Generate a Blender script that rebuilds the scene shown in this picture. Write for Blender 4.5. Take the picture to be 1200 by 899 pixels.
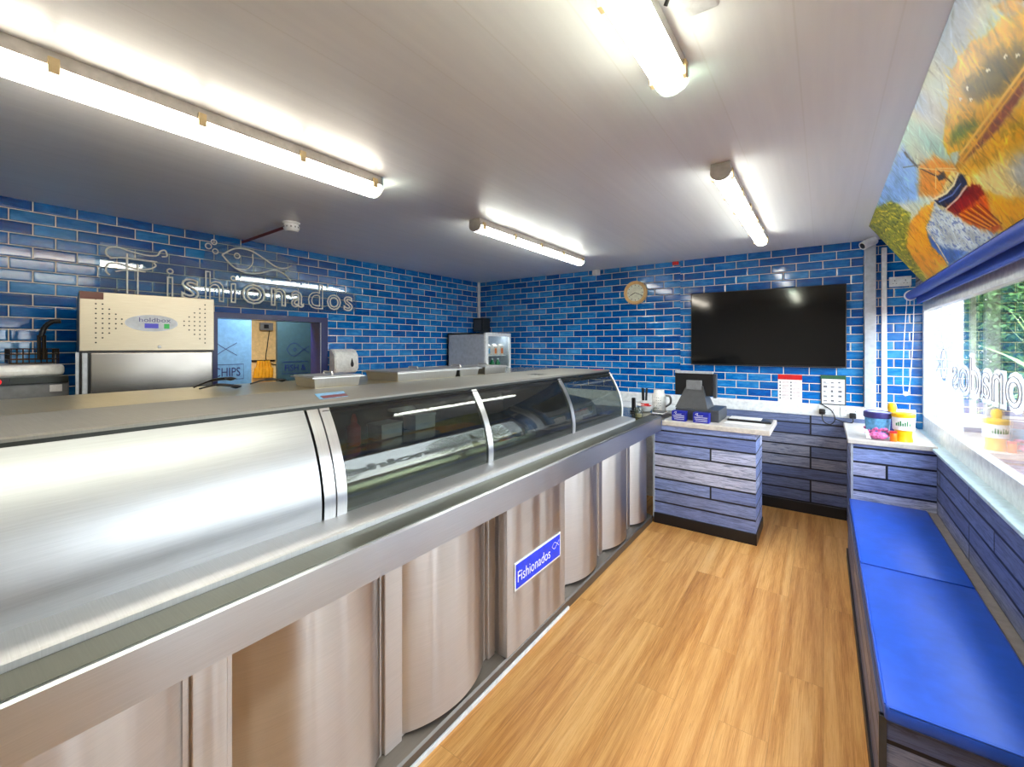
import bpy, bmesh, math, random
import numpy as np
from mathutils import Vector, Matrix
random.seed(7)
S = bpy.context.scene
COL = S.collection
PI = math.pi
for o in list(bpy.data.objects): bpy.data.objects.remove(o)

# ------------------------------------------------------------------ camera, sky, sun, exposure
cd = bpy.data.cameras.new('camera'); cam = bpy.data.objects.new('camera', cd); COL.objects.link(cam)
cd.sensor_width = 36; cd.lens = 510 / 1200 * 36; cd.shift_y = -0.0371; cd.clip_start = 0.02
cam.location = (0, 0, 1.6); cam.rotation_euler = (PI / 2, 0, math.radians(35.59))
S.camera = cam
W = bpy.data.worlds.new('sky'); S.world = W; W.use_nodes = True
wn = W.node_tree.nodes; wl = W.node_tree.links
bg = wn['Background']; tc = wn.new('ShaderNodeTexCoord'); sx = wn.new('ShaderNodeSeparateXYZ'); rp = wn.new('ShaderNodeValToRGB')
wl.new(tc.outputs['Generated'], sx.inputs[0]); wl.new(sx.outputs['Z'], rp.inputs[0]); wl.new(rp.outputs[0], bg.inputs[0])
rp.color_ramp.elements[0].color = (0.95, 0.97, 1, 1); rp.color_ramp.elements[1].color = (0.62, 0.78, 1, 1)
bg.inputs['Strength'].default_value = 5.0
sl = bpy.data.lights.new('sun', 'SUN'); sun = bpy.data.objects.new('sun', sl); COL.objects.link(sun)
sl.energy = 1.2; sl.angle = 0.02; sl.color = (1, 0.96, 0.88)
sun.rotation_euler = Vector((-0.45, -0.55, 0.9)).to_track_quat('Z', 'Y').to_euler()
pl = bpy.data.lights.new('window_daylight', 'AREA'); pl.shape = 'RECTANGLE'; pl.size = 0.88; pl.size_y = 4.4
pl.cycles.is_portal = True
po = bpy.data.objects.new('window_daylight', pl); COL.objects.link(po); po.location = (0.76, 2.82, 1.46); po.rotation_euler = (0, PI / 2, 0)
LAMP = 10.5
S.view_settings.view_transform = 'Standard'; S.view_settings.look = 'None'; S.view_settings.gamma = 1
S.view_settings.use_curve_mapping = False; S.view_settings.exposure = 1.5
S.cycles.use_denoising = True
S.cycles.max_bounces = 8; S.cycles.diffuse_bounces = 4; S.cycles.glossy_bounces = 4; S.cycles.transparent_max_bounces = 12
S.cycles.sample_clamp_indirect = 6.0
S.cycles.caustics_reflective = False; S.cycles.caustics_refractive = False

# ------------------------------------------------------------------ materials
def lin(c):
    return tuple(((v / 255 / 12.92) if v / 255 <= 0.04045 else ((v / 255 + 0.055) / 1.055) ** 2.4) for v in c) + (1,)
def newmat(name):
    m = bpy.data.materials.new(name); m.use_nodes = True
    nt = m.node_tree; return m, nt.nodes, nt.links, nt.nodes['Principled BSDF']
def mth(n, l, op, a, b=None):
    x = n.new('ShaderNodeMath'); x.operation = op
    for i, v in enumerate((a, b)):
        if v is None: continue
        if isinstance(v, (int, float)): x.inputs[i].default_value = v
        else: l.new(v, x.inputs[i])
    return x.outputs[0]
def ramp(n, l, fac, stops):
    r = n.new('ShaderNodeValToRGB'); e = r.color_ramp.elements
    while len(e) > 1: e.remove(e[-1])
    e[0].position = stops[0][0]; e[0].color = lin(stops[0][1])
    for p, c in stops[1:]:
        q = e.new(p); q.color = lin(c)
    l.new(fac, r.inputs[0]); return r.outputs[0]
def mixc(n, l, fac, a, b, mode='MIX'):
    x = n.new('ShaderNodeMix'); x.data_type = 'RGBA'; x.blend_type = mode
    for sock, v in ((x.inputs[0], fac), (x.inputs[6], a), (x.inputs[7], b)):
        if isinstance(v, (int, float)): sock.default_value = v
        elif isinstance(v, tuple): sock.default_value = v
        else: l.new(v, sock)
    return x.outputs[2]
def noise(n, l, vec, scale, detail=4, rough=0.6, dist=0):
    x = n.new('ShaderNodeTexNoise'); x.inputs['Scale'].default_value = scale; x.inputs['Detail'].default_value = detail
    x.inputs['Roughness'].default_value = rough; x.inputs['Distortion'].default_value = dist
    if vec is not None: l.new(vec, x.inputs['Vector'])
    return x.outputs['Fac']
def mapping(n, l, vec, scale=(1, 1, 1), loc=(0, 0, 0)):
    x = n.new('ShaderNodeMapping'); x.inputs['Scale'].default_value = scale; x.inputs['Location'].default_value = loc
    l.new(vec, x.inputs['Vector']); return x.outputs[0]
def bump(n, l, b, h, strength, dist=0.002):
    x = n.new('ShaderNodeBump'); x.inputs['Strength'].default_value = strength; x.inputs['Distance'].default_value = dist
    l.new(h, x.inputs['Height']); l.new(x.outputs[0], b.inputs['Normal'])
def objvec(n):
    return n.new('ShaderNodeTexCoord').outputs['Object']
def plain(name, c, rough=0.5, metal=0.0, var=0.06, scale=25, coat=0, spec=0.5):
    m, n, l, b = newmat(name)
    f = noise(n, l, objvec(n), scale, 3)
    lo = tuple(max(0, v * (1 - var)) for v in c); hi = tuple(min(255, v * (1 + var)) for v in c)
    l.new(ramp(n, l, f, [(0.3, lo), (0.7, hi)]), b.inputs['Base Color'])
    b.inputs['Roughness'].default_value = rough; b.inputs['Metallic'].default_value = metal
    b.inputs['Coat Weight'].default_value = coat; b.inputs['Specular IOR Level'].default_value = spec
    return m
def emis(name, c, strength):
    m, n, l, b = newmat(name)
    b.inputs['Base Color'].default_value = lin(c); b.inputs['Emission Color'].default_value = lin(c)
    b.inputs['Emission Strength'].default_value = strength; return m
def brushed(name, c=(205, 205, 206), rough=0.26, stretch=(1, 1, 60), amount=0.05, aniso=0, wave=0, rvar=0.14):
    m, n, l, b = newmat(name)
    v = mapping(n, l, objvec(n), stretch)
    f = noise(n, l, v, 6, 5, 0.7); g = noise(n, l, objvec(n), 3.5, 4, 0.6)
    col = ramp(n, l, f, [(0.25, tuple(x * 0.93 for x in c)), (0.75, c)])
    l.new(col, b.inputs['Base Color']); b.inputs['Metallic'].default_value = 1
    r = mth(n, l, 'ADD', mth(n, l, 'MULTIPLY', g, rvar), rough - rvar / 2); l.new(r, b.inputs['Roughness'])
    if aniso:
        b.inputs['Anisotropic'].default_value = aniso; tv_ = n.new('ShaderNodeCombineXYZ'); tv_.inputs[2].default_value = 1; l.new(tv_.outputs[0], b.inputs['Tangent'])
    if wave:
        wv = noise(n, l, mapping(n, l, objvec(n), (0.5, 9, 0.2)), 1.0, 0.6, 0.5)
        f = mth(n, l, 'MULTIPLY', wv, wave); amount = 1.0
    bump(n, l, b, f, amount, 0.001); return m
def pane(name, tint=(245, 250, 250), rough=0.0, ior=1.5, smear=0.0):
    m, n, l, b = newmat(name); n.remove(b)
    out = n['Material Output']; t = n.new('ShaderNodeBsdfTransparent'); g = n.new('ShaderNodeBsdfGlossy'); mx = n.new('ShaderNodeMixShader')
    t.inputs[0].default_value = lin(tint); g.inputs['Roughness'].default_value = rough
    gm = n.new('ShaderNodeNewGeometry'); dt = n.new('ShaderNodeVectorMath'); dt.operation = 'DOT_PRODUCT'
    l.new(gm.outputs['Incoming'], dt.inputs[0]); l.new(gm.outputs['Normal'], dt.inputs[1])
    f0 = ((ior - 1) / (ior + 1)) ** 2
    sch = mth(n, l, 'POWER', mth(n, l, 'SUBTRACT', 1.0, mth(n, l, 'ABSOLUTE', dt.outputs['Value'])), 5.0)
    l.new(mth(n, l, 'ADD', mth(n, l, 'MULTIPLY', sch, 1 - f0), f0), mx.inputs[0]); l.new(t.outputs[0], mx.inputs[1]); l.new(g.outputs[0], mx.inputs[2])
    last = mx.outputs[0]
    if smear:
        d = n.new('ShaderNodeBsdfDiffuse'); d.inputs[0].default_value = lin((225, 228, 230)); m2 = n.new('ShaderNodeMixShader')
        f = noise(n, l, mapping(n, l, objvec(n), (4, 4, 14)), 5, 6, 0.7)
        l.new(mth(n, l, 'MULTIPLY', mth(n, l, 'POWER', f, 2.0), smear), m2.inputs[0]); l.new(last, m2.inputs[1]); l.new(d.outputs[0], m2.inputs[2]); last = m2.outputs[0]
    l.new(last, out.inputs[0]); return m
def wall_uv(n, l):
    g = n.new('ShaderNodeNewGeometry'); sn = n.new('ShaderNodeSeparateXYZ'); l.new(g.outputs['Normal'], sn.inputs[0])
    sp = n.new('ShaderNodeSeparateXYZ'); l.new(g.outputs['Position'], sp.inputs[0])
    k = mth(n, l, 'GREATER_THAN', mth(n, l, 'ABSOLUTE', sn.outputs['X']), 0.5)
    mx = n.new('ShaderNodeMix'); l.new(k, mx.inputs[0]); l.new(sp.outputs['X'], mx.inputs[2]); l.new(sp.outputs['Y'], mx.inputs[3])
    c = n.new('ShaderNodeCombineXYZ'); l.new(mx.outputs[0], c.inputs[0]); l.new(sp.outputs['Z'], c.inputs[1]); l.new(k, c.inputs[2])
    return c.outputs[0]
def brick(n, l, vec, w, h, mortar, smooth=0.1, offset=0.5, freq=2, bias=0.0):
    x = n.new('ShaderNodeTexBrick'); x.offset = offset; x.offset_frequency = freq
    x.inputs['Color1'].default_value = (0, 0, 0, 1); x.inputs['Color2'].default_value = (1, 1, 1, 1)
    x.inputs['Mortar'].default_value = (0.5, 0.5, 0.5, 1); x.inputs['Scale'].default_value = 1
    x.inputs['Brick Width'].default_value = w; x.inputs['Row Height'].default_value = h
    x.inputs['Mortar Size'].default_value = mortar; x.inputs['Mortar Smooth'].default_value = smooth; x.inputs['Bias'].default_value = bias
    l.new(vec, x.inputs['Vector']); return x.outputs['Color'], x.outputs['Fac']
def tile_mat(name, loc):
    m, n, l, b = newmat(name)
    v = mapping(n, l, wall_uv(n, l), (1, 1, 1), loc)
    c, f = brick(n, l, v, 0.208, 0.0768, 0.0032, 0.1)
    c2, f2 = brick(n, l, v, 0.208, 0.0768, 0.013, 1.0)
    cloud = noise(n, l, mapping(n, l, v, (5, 16, 1)), 2.2, 5, 0.65, 0.4)
    t = mth(n, l, 'ADD', mth(n, l, 'MULTIPLY', c, 0.46), mth(n, l, 'MULTIPLY', cloud, 0.78))
    col = ramp(n, l, t, [(0.16, (4, 28, 80)), (0.40, (4, 76, 158)), (0.66, (8, 108, 190)), (1.0, (66, 160, 224))])
    hue = noise(n, l, mapping(n, l, v, (2.2, 5, 1)), 1.6, 3)
    col = mixc(n, l, mth(n, l, 'MULTIPLY', mth(n, l, 'MAXIMUM', mth(n, l, 'SUBTRACT', hue, 0.5), 0.0), 2.2), col, lin((0, 104, 160)))
    col = mixc(n, l, mth(n, l, 'MULTIPLY', f2, 0.6), col, lin((2, 18, 62)))
    col = mixc(n, l, f, col, lin((232, 228, 216)))
    l.new(col, b.inputs['Base Color'])
    l.new(mth(n, l, 'ADD', mth(n, l, 'MULTIPLY', f, 0.5), 0.10), b.inputs['Roughness'])
    h = mth(n, l, 'SUBTRACT', mth(n, l, 'MULTIPLY', cloud, 0.06), f2)
    bump(n, l, b, h, 0.5, 0.0035)
    return m
def plank_mat(name, loc=(0, 0, 0), shade=1.0):
    m, n, l, b = newmat(name)
    v = mapping(n, l, wall_uv(n, l), (1, 1, 1), loc)
    c, f = brick(n, l, v, 1.15, 0.107, 0.0075, 0.15, 0.37, 3)
    w4 = n.new('ShaderNodeVectorMath'); w4.operation = 'MULTIPLY_ADD'
    cc = n.new('ShaderNodeCombineXYZ'); l.new(mth(n, l, 'MULTIPLY', c, 7.0), cc.inputs[2])
    l.new(v, w4.inputs[0]); w4.inputs[1].default_value = (3, 34, 1); l.new(cc.outputs[0], w4.inputs[2])
    grain = noise(n, l, w4.outputs[0], 2.2, 9, 0.74, 1.0)
    blot = noise(n, l, w4.outputs[0], 0.7, 4, 0.6, 1.2)
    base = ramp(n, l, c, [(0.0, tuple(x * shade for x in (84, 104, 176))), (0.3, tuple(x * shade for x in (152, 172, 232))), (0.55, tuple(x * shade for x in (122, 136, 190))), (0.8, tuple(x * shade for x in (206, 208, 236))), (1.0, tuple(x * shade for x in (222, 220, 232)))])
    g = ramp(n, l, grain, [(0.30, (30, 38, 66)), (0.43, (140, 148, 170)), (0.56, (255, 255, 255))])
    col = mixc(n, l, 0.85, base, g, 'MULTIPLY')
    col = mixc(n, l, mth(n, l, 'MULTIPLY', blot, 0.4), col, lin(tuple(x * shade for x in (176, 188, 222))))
    col = mixc(n, l, f, col, lin((16, 18, 30)))
    l.new(col, b.inputs['Base Color']); b.inputs['Roughness'].default_value = 0.5
    bump(n, l, b, mth(n, l, 'SUBTRACT', mth(n, l, 'MULTIPLY', grain, 0.2), f), 0.4, 0.003)
    return m

M = {}
M['steel'] = brushed('brushed_steel', (214, 214, 216), 0.30, (1, 50, 1))
M['steel_v'] = brushed('satin_steel', (206, 199, 195), 0.36, (1, 1, 60), 0.02, 0.97, 16.0, 0.0)
M['rail_steel'] = brushed('rail_steel', (204, 205, 210), 0.34, (1, 1, 60), 0.02, 0.8, 1.0, 0.08)
M['slab_steel'] = brushed('slab_steel', (150, 148, 142), 0.52, (1, 50, 1), 0.03)
M['plinth_steel'] = brushed('plinth_steel', (134, 126, 118), 0.5, (1, 1, 60), 0.02)
M['steel_curve'] = brushed('curved_panel_steel', (182, 183, 187), 0.40, (40, 1, 40), 0.03, 0, 1.0, 0.05)
M['polish'] = brushed('polished_steel', (214, 202, 172), 0.22, (1, 30, 1), 0.01)
M['warm_steel'] = brushed('cabinet_steel', (184, 175, 158), 0.42, (1, 2, 60), 0.03)
M['door_steel'] = brushed('cabinet_door_steel', (152, 148, 144), 0.24, (1, 2, 60), 0.03)
M['shelf_steel'] = brushed('shelf_steel', (206, 192, 154), 0.34, (1, 30, 1), 0.01)  # beige of the warm reflection is put into the steel colour
M['ledge_steel'] = brushed('ledge_steel', (208, 209, 212), 0.55, (1, 50, 1), 0.02)
M['strip_steel'] = brushed('strip_steel', (122, 122, 112), 0.4, (1, 40, 1), 0.02)
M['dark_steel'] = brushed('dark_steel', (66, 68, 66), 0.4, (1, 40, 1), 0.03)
M['tile_back'] = tile_mat('blue_glazed_tiles_back', (0.02, -0.025, 0))
M['tile_pier'] = tile_mat('blue_glazed_tiles_pier', (0.11, -0.012, 0))
M['tile_left'] = tile_mat('blue_glazed_tiles_left', (0.03, -0.015, 0))
M['plank'] = plank_mat('weathered_blue_planks', (0.35, 0.02, 0))
M['plank_shaded'] = plank_mat('weathered_planks_shaded', (0.1, 0.0, 0), 0.74)  # same planks, darkened: the weaker light there is put into the colour
M['ledge'] = plain('brown_grey_ledge', (134, 126, 120), 0.5)
M['white'] = plain('white_gloss', (232, 234, 236), 0.3)
M['white_paint'] = plain('white_paint', (225, 226, 226), 0.5)
M['upvc'] = plain('white_window_plastic', (236, 240, 244), 0.22)
M['sill'] = plain('pale_blue_sill', (200, 224, 232), 0.28)
M['worktop'] = plain('pale_laminate', (206, 198, 190), 0.32)
M['black'] = plain('black_plastic', (22, 22, 25), 0.35)
M['plinth'] = plain('black_plinth', (18, 18, 24), 0.4)
M['screen'] = plain('black_screen', (4, 5, 8), 0.08, 0, 0.02, 5)
M['navy'] = plain('navy_gloss_paint', (22, 30, 92), 0.3)
M['door_blue'] = plain('pale_blue_paint', (98, 146, 190), 0.4)
M['door_teal'] = plain('dull_teal_paint', (44, 68, 78), 0.4)
M['cream'] = plain('cream_wall_paint', (228, 196, 138), 0.6)
M['grey'] = plain('grey_plastic', (120, 122, 126), 0.4)
M['fitting'] = plain('lamp_body_grey', (176, 170, 164), 0.35)
M['lightgrey'] = plain('light_grey_metal', (178, 184, 194), 0.3)
M['charcoal'] = plain('charcoal_plastic', (62, 64, 68), 0.35)
M['vinyl'] = plain('blue_vinyl', (34, 86, 200), 0.36, 0, 0.05, 12)
M['blind'] = plain('royal_blue_blind', (38, 72, 172), 0.5, 0, 0.05, 40)
M['sign_blue'] = plain('sign_blue', (22, 60, 222), 0.25)
M['box_blue'] = plain('box_blue', (26, 36, 150), 0.35)
M['red'] = plain('red_plastic', (200, 30, 34), 0.3)
M['maroon'] = plain('dark_red_pipe', (104, 28, 34), 0.4)
M['green'] = plain('green_plastic', (30, 120, 66), 0.3)
M['darkgreen'] = plain('dark_green_print', (24, 84, 52), 0.5)
M['paper'] = plain('white_paper', (234, 232, 234), 0.6)
M['print'] = plain('grey_print', (96, 96, 104), 0.6)
M['pinkprint'] = plain('pink_grey_print', (188, 150, 152), 0.6)
M['yellow'] = plain('yellow_plastic', (244, 190, 20), 0.3)
M['orange'] = plain('orange_plastic', (236, 120, 16), 0.3)
M['pink'] = plain('pink_sweets', (232, 96, 150), 0.4, 0, 0.35, 60)
M['purple'] = plain('purple_plastic', (58, 52, 112), 0.3)
M['skyprint'] = plain('blue_tub_print', (96, 160, 204), 0.35, 0, 0.2, 30)
M['brass'] = plain('beige_clip', (196, 172, 128), 0.35)
M['brown'] = plain('brown_badge', (96, 46, 34), 0.3)
M['mesh'] = plain('wire_dark', (52, 44, 36), 0.4, 0.6)
M['tube'] = plain('clear_cream_tube', (226, 230, 226), 0.2)
M['wood_clock'] = plain('pale_wood', (222, 184, 120), 0.4)
M['clockface'] = plain('clock_dial', (226, 230, 208), 0.5)
M['ceramic'] = plain('white_ceramic', (238, 238, 236), 0.15)
M['grill'] = plain('black_grill', (26, 28, 28), 0.4, 0.3, 0.6, 140)
M['glass'] = pane('window_glass', (250, 253, 252), 0.0, 1.5)
M['cabglass'] = pane('cabinet_glass', (196, 202, 198), 0.015, 1.55, 0.05)
M['acrylic'] = pane('clear_acrylic', (226, 238, 244), 0.03, 1.6, 0.12)
M['bottleglass'] = pane('jar_glass', (196, 206, 196), 0.02, 1.5, 0.2)
m, n, l, b = newmat('white_window_vinyl'); M['vinyl_white'] = m
b.inputs['Base Color'].default_value = lin((240, 242, 242)); b.inputs['Roughness'].default_value = 0.5
tl_ = n.new('ShaderNodeBsdfTranslucent'); tl_.inputs[0].default_value = lin((240, 242, 242)); mx_ = n.new('ShaderNodeMixShader'); mx_.inputs[0].default_value = 0.75
l.new(b.outputs[0], mx_.inputs[1]); l.new(tl_.outputs[0], mx_.inputs[2]); l.new(mx_.outputs[0], n['Material Output'].inputs[0])
M['vinyl_line'] = plain('grey_window_vinyl', (150, 142, 146), 0.5)
M['lamp_warm'] = emis('warm_diffuser', (255, 246, 228), LAMP)
M['lamp_cool'] = emis('cool_diffuser', (252, 255, 244), LAMP)
M['lamp_green'] = emis('greenish_diffuser', (252, 255, 234), LAMP)
M['led'] = emis('green_switch_light', (40, 150, 70), 0.12)
M['display'] = emis('blue_display', (54, 54, 150), 0.2)
M['knob_glow'] = emis('red_knob_glow', (220, 20, 30), 0.4)  # for the fryer knob: a glow put in, though it is no lamp
M['fridgelight'] = emis('cooler_light_strip', (235, 245, 250), 4.0)
M['fabric_yellow'] = plain('yellow_cloth', (226, 160, 24), 0.7)

m, n, l, b = newmat('ceiling_panels'); M['ceiling'] = m
g = n.new('ShaderNodeNewGeometry'); sp = n.new('ShaderNodeSeparateXYZ'); l.new(g.outputs['Position'], sp.inputs[0])
seam = mth(n, l, 'LESS_THAN', mth(n, l, 'FRACT', mth(n, l, 'MULTIPLY', mth(n, l, 'ADD', sp.outputs['X'], 10.07), 4.0)), 0.022)
soft = noise(n, l, mapping(n, l, g.outputs['Position'], (10, 0.5, 1)), 2, 3)
c = ramp(n, l, soft, [(0.3, (234, 235, 237)), (0.7, (240, 241, 242))])
l.new(mixc(n, l, mth(n, l, 'MULTIPLY', seam, 0.5), c, lin((226, 226, 224))), b.inputs['Base Color'])
b.inputs['Roughness'].default_value = 0.3; bump(n, l, b, seam, 0.25, -0.002)

m, n, l, b = newmat('oak_floor'); M['floor'] = m
g = n.new('ShaderNodeNewGeometry'); sp = n.new('ShaderNodeSeparateXYZ'); l.new(g.outputs['Position'], sp.inputs[0])
cv = n.new('ShaderNodeCombineXYZ'); l.new(sp.outputs['Y'], cv.inputs[0]); l.new(sp.outputs['X'], cv.inputs[1])
c, f = brick(n, l, cv.outputs[0], 1.25, 0.182, 0.0011, 0.3, 0.38, 2)
vm = n.new('ShaderNodeVectorMath'); vm.operation = 'MULTIPLY_ADD'; cc = n.new('ShaderNodeCombineXYZ'); l.new(mth(n, l, 'MULTIPLY', c, 9.0), cc.inputs[2])
l.new(cv.outputs[0], vm.inputs[0]); vm.inputs[1].default_value = (0.55, 11, 1); l.new(cc.outputs[0], vm.inputs[2])
gr = noise(n, l, vm.outputs[0], 1.5, 7, 0.62, 0.35); fine = noise(n, l, mapping(n, l, vm.outputs[0], (3.0, 7, 1)), 4, 6, 0.7)
t = mth(n, l, 'ADD', mth(n, l, 'MULTIPLY', gr, 0.6), mth(n, l, 'MULTIPLY', fine, 0.4))
col = ramp(n, l, t, [(0.30, (132, 78, 34)), (0.43, (196, 132, 66)), (0.55, (228, 170, 100)), (0.72, (242, 198, 136))])
col = mixc(n, l, mth(n, l, 'MULTIPLY', c, 0.22), col, lin((176, 112, 56)))
col = mixc(n, l, mth(n, l, 'MULTIPLY', f, 0.3), col, lin((90, 56, 30)))
pore = noise(n, l, mapping(n, l, vm.outputs[0], (5.0, 9, 1)), 5, 2, 0.5)
col = mixc(n, l, mth(n, l, 'MULTIPLY', mth(n, l, 'GREATER_THAN', pore, 0.70), 0.4), col, lin((112, 64, 28)))
l.new(col, b.inputs['Base Color']); b.inputs['Roughness'].default_value = 0.4
bump(n, l, b, mth(n, l, 'SUBTRACT', mth(n, l, 'MULTIPLY', fine, 0.2), f), 0.25, 0.001)

m, n, l, b = newmat('paving'); M['paving'] = m
g = n.new('ShaderNodeNewGeometry'); c, f = brick(n, l, g.outputs['Position'], 0.2, 0.1, 0.006, 0.2)
l.new(mixc(n, l, f, ramp(n, l, c, [(0, (78, 54, 46)), (1, (112, 82, 70))]), lin((70, 66, 62))), b.inputs['Base Color']); b.inputs['Roughness'].default_value = 0.8
def leafmat(name, a, d):
    m, n, l, b = newmat(name); l.new(ramp(n, l, noise(n, l, objvec(n), 1.4, 4), [(0.3, a), (0.7, d)]), b.inputs['Base Color']); b.inputs['Roughness'].default_value = 0.5
    return m
M['leaf'] = leafmat('tree_leaves', (40, 78, 34), (96, 138, 70)); M['leaf2'] = leafmat('lighter_leaves', (70, 104, 40), (150, 176, 96))
M['bark'] = plain('bark', (86, 68, 52), 0.9, 0, 0.3, 8)
m, n, l, b = newmat('mural_paint'); M['mural'] = m
at = n.new('ShaderNodeAttribute'); at.attribute_name = 'paint'
v = objvec(n); br = noise(n, l, mapping(n, l, v, (1, 14, 22)), 2.4, 6, 0.7, 1.5)
l.new(mixc(n, l, 0.3, at.outputs['Color'], ramp(n, l, br, [(0.3, (150, 148, 140)), (0.7, (226, 226, 220))]), 'SOFT_LIGHT'), b.inputs['Base Color']); b.inputs['Roughness'].default_value = 0.35

# ------------------------------------------------------------------ helpers
def tag(o, label=None, cat=None, group=None, kind=None):
    for k, v in (('label', label), ('category', cat), ('group', group), ('kind', kind)):
        if v: o[k] = v
    return o
def thing(name, label, cat, loc=(0, 0, 0), rz=0, group=None):
    o = bpy.data.objects.new(name, None); COL.objects.link(o); o.location = loc; o.rotation_euler = (0, 0, rz); o.empty_display_size = 0.05
    return tag(o, label, cat, group)
def chain(p):
    x = Matrix.Identity(4)
    while p is not None: x = p.matrix_basis @ x; p = p.parent
    return x
def obj(name, bm, mat, parent=None, world=True, smooth=None, base=None):
    """one mesh object; coordinates given in the world (or in the parent's frame with world=False)"""
    if base is not None and parent is None:
        bm.transform(Matrix.Translation(-Vector(base)))
    if parent is not None and world: bm.transform(chain(parent).inverted())
    bmesh.ops.recalc_face_normals(bm, faces=bm.faces)
    me = bpy.data.meshes.new(name); bm.to_mesh(me); bm.free()
    mats = mat if isinstance(mat, (list, tuple)) else [mat]
    for q in mats: me.materials.append(q)
    o = bpy.data.objects.new(name, me); COL.objects.link(o); o.parent = parent
    if base is not None and parent is None: o.location = base
    if smooth is not None:
        me.polygons.foreach_set('use_smooth', [True] * len(me.polygons)); me.update()
        try: me.set_sharp_from_angle(angle=math.radians(smooth))
        except Exception: pass
    return o
def struct(name, bm, mat, parent=None, smooth=None):
    o = obj(name, bm, mat, parent, smooth=smooth); o['kind'] = 'structure'; return o
def B(): return bmesh.new()
def bx(bm, x0, y0, z0, x1, y1, z1, bev=0, seg=2):
    r = bmesh.ops.create_cube(bm, size=1); vs = r['verts']
    for v in vs: v.co = Vector(((x0 + x1) / 2 + v.co.x * abs(x1 - x0), (y0 + y1) / 2 + v.co.y * abs(y1 - y0), (z0 + z1) / 2 + v.co.z * abs(z1 - z0)))
    if bev:
        es = list({e for v in vs for e in v.link_edges})
        bmesh.ops.bevel(bm, geom=es, offset=bev, segments=seg, affect='EDGES', profile=0.5)
    return bm
def prism(bm, pts, axis, a0, a1):
    """extrude a closed polygon; axis 'x': pts=(y,z); 'y': pts=(x,z); 'z': pts=(x,y)"""
    def P(p, a): return {'x': (a, p[0], p[1]), 'y': (p[0], a, p[1]), 'z': (p[0], p[1], a)}[axis]
    A = [bm.verts.new(P(p, a0)) for p in pts]; C = [bm.verts.new(P(p, a1)) for p in pts]; k = len(pts)
    bm.faces.new(A); bm.faces.new(C[::-1])
    for i in range(k): bm.faces.new((A[i], C[i], C[(i + 1) % k], A[(i + 1) % k]))
    return bm
def sheet(bm, prof, y0, y1, th):
    """curved sheet: profile polyline in (x,z) thickened inwards, run along y"""
    k = len(prof); inn = []
    for i in range(k):
        a = Vector(prof[max(0, i - 1)]); c = Vector(prof[min(k - 1, i + 1)]); t = (c - a).normalized(); nrm = Vector((-t.y, t.x))
        if nrm.x > 0: nrm = -nrm
        inn.append((prof[i][0] + nrm.x * th, prof[i][1] + nrm.y * th))
    return prism(bm, list(prof) + inn[::-1], 'y', y0, y1)
def tube(bm, pts, r, n=8, closed=False):
    pts = [Vector(p) for p in pts]; k = len(pts); rings = []
    up = None
    for i in range(k):
        if closed: t = pts[(i + 1) % k] - pts[i - 1]
        else: t = pts[min(k - 1, i + 1)] - pts[max(0, i - 1)]
        t.normalize()
        if up is None: up = Vector((0, 0, 1)) if abs(t.z) < 0.9 else Vector((1, 0, 0))
        s = t.cross(up)
        if s.length < 1e-4: s = t.cross(Vector((0.3, 1, 0.2)))
        s.normalize(); u = s.cross(t).normalized(); up = u
        rr = r[i] if isinstance(r, (list, tuple)) else r
        rings.append([bm.verts.new(pts[i] + (s * math.cos(2 * PI * j / n) + u * math.sin(2 * PI * j / n)) * rr) for j in range(n)])
    for i in range(k if closed else k - 1):
        a, c = rings[i], rings[(i + 1) % k]
        for j in range(n): bm.faces.new((a[j], a[(j + 1) % n], c[(j + 1) % n], c[j]))
    if not closed: bm.faces.new(rings[0][::-1]); bm.faces.new(rings[-1])
    return bm
def lathe(bm, prof, c, n=24, axis='z', caps=True):
    rings = []
    def P(r, h, a):
        x, y = r * math.cos(a), r * math.sin(a)
        return {'z': (c[0] + x, c[1] + y, c[2] + h), 'y': (c[0] + x, c[1] + h, c[2] + y), 'x': (c[0] + h, c[1] + x, c[2] + y)}[axis]
    for r, h in prof: rings.append([bm.verts.new(P(max(r, 1e-4), h, 2 * PI * j / n)) for j in range(n)])
    for a, d in zip(rings, rings[1:]):
        for j in range(n): bm.faces.new((a[j], a[(j + 1) % n], d[(j + 1) % n], d[j]))
    if caps: bm.faces.new(rings[0][::-1]); bm.faces.new(rings[-1])
    return bm
FR = {'+x': Matrix(((0, 0, 1), (1, 0, 0), (0, 1, 0))), '-y': Matrix(((1, 0, 0), (0, 0, -1), (0, 1, 0))), '+z': Matrix(((1, 0, 0), (0, 1, 0), (0, 0, 1)))}
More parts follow.
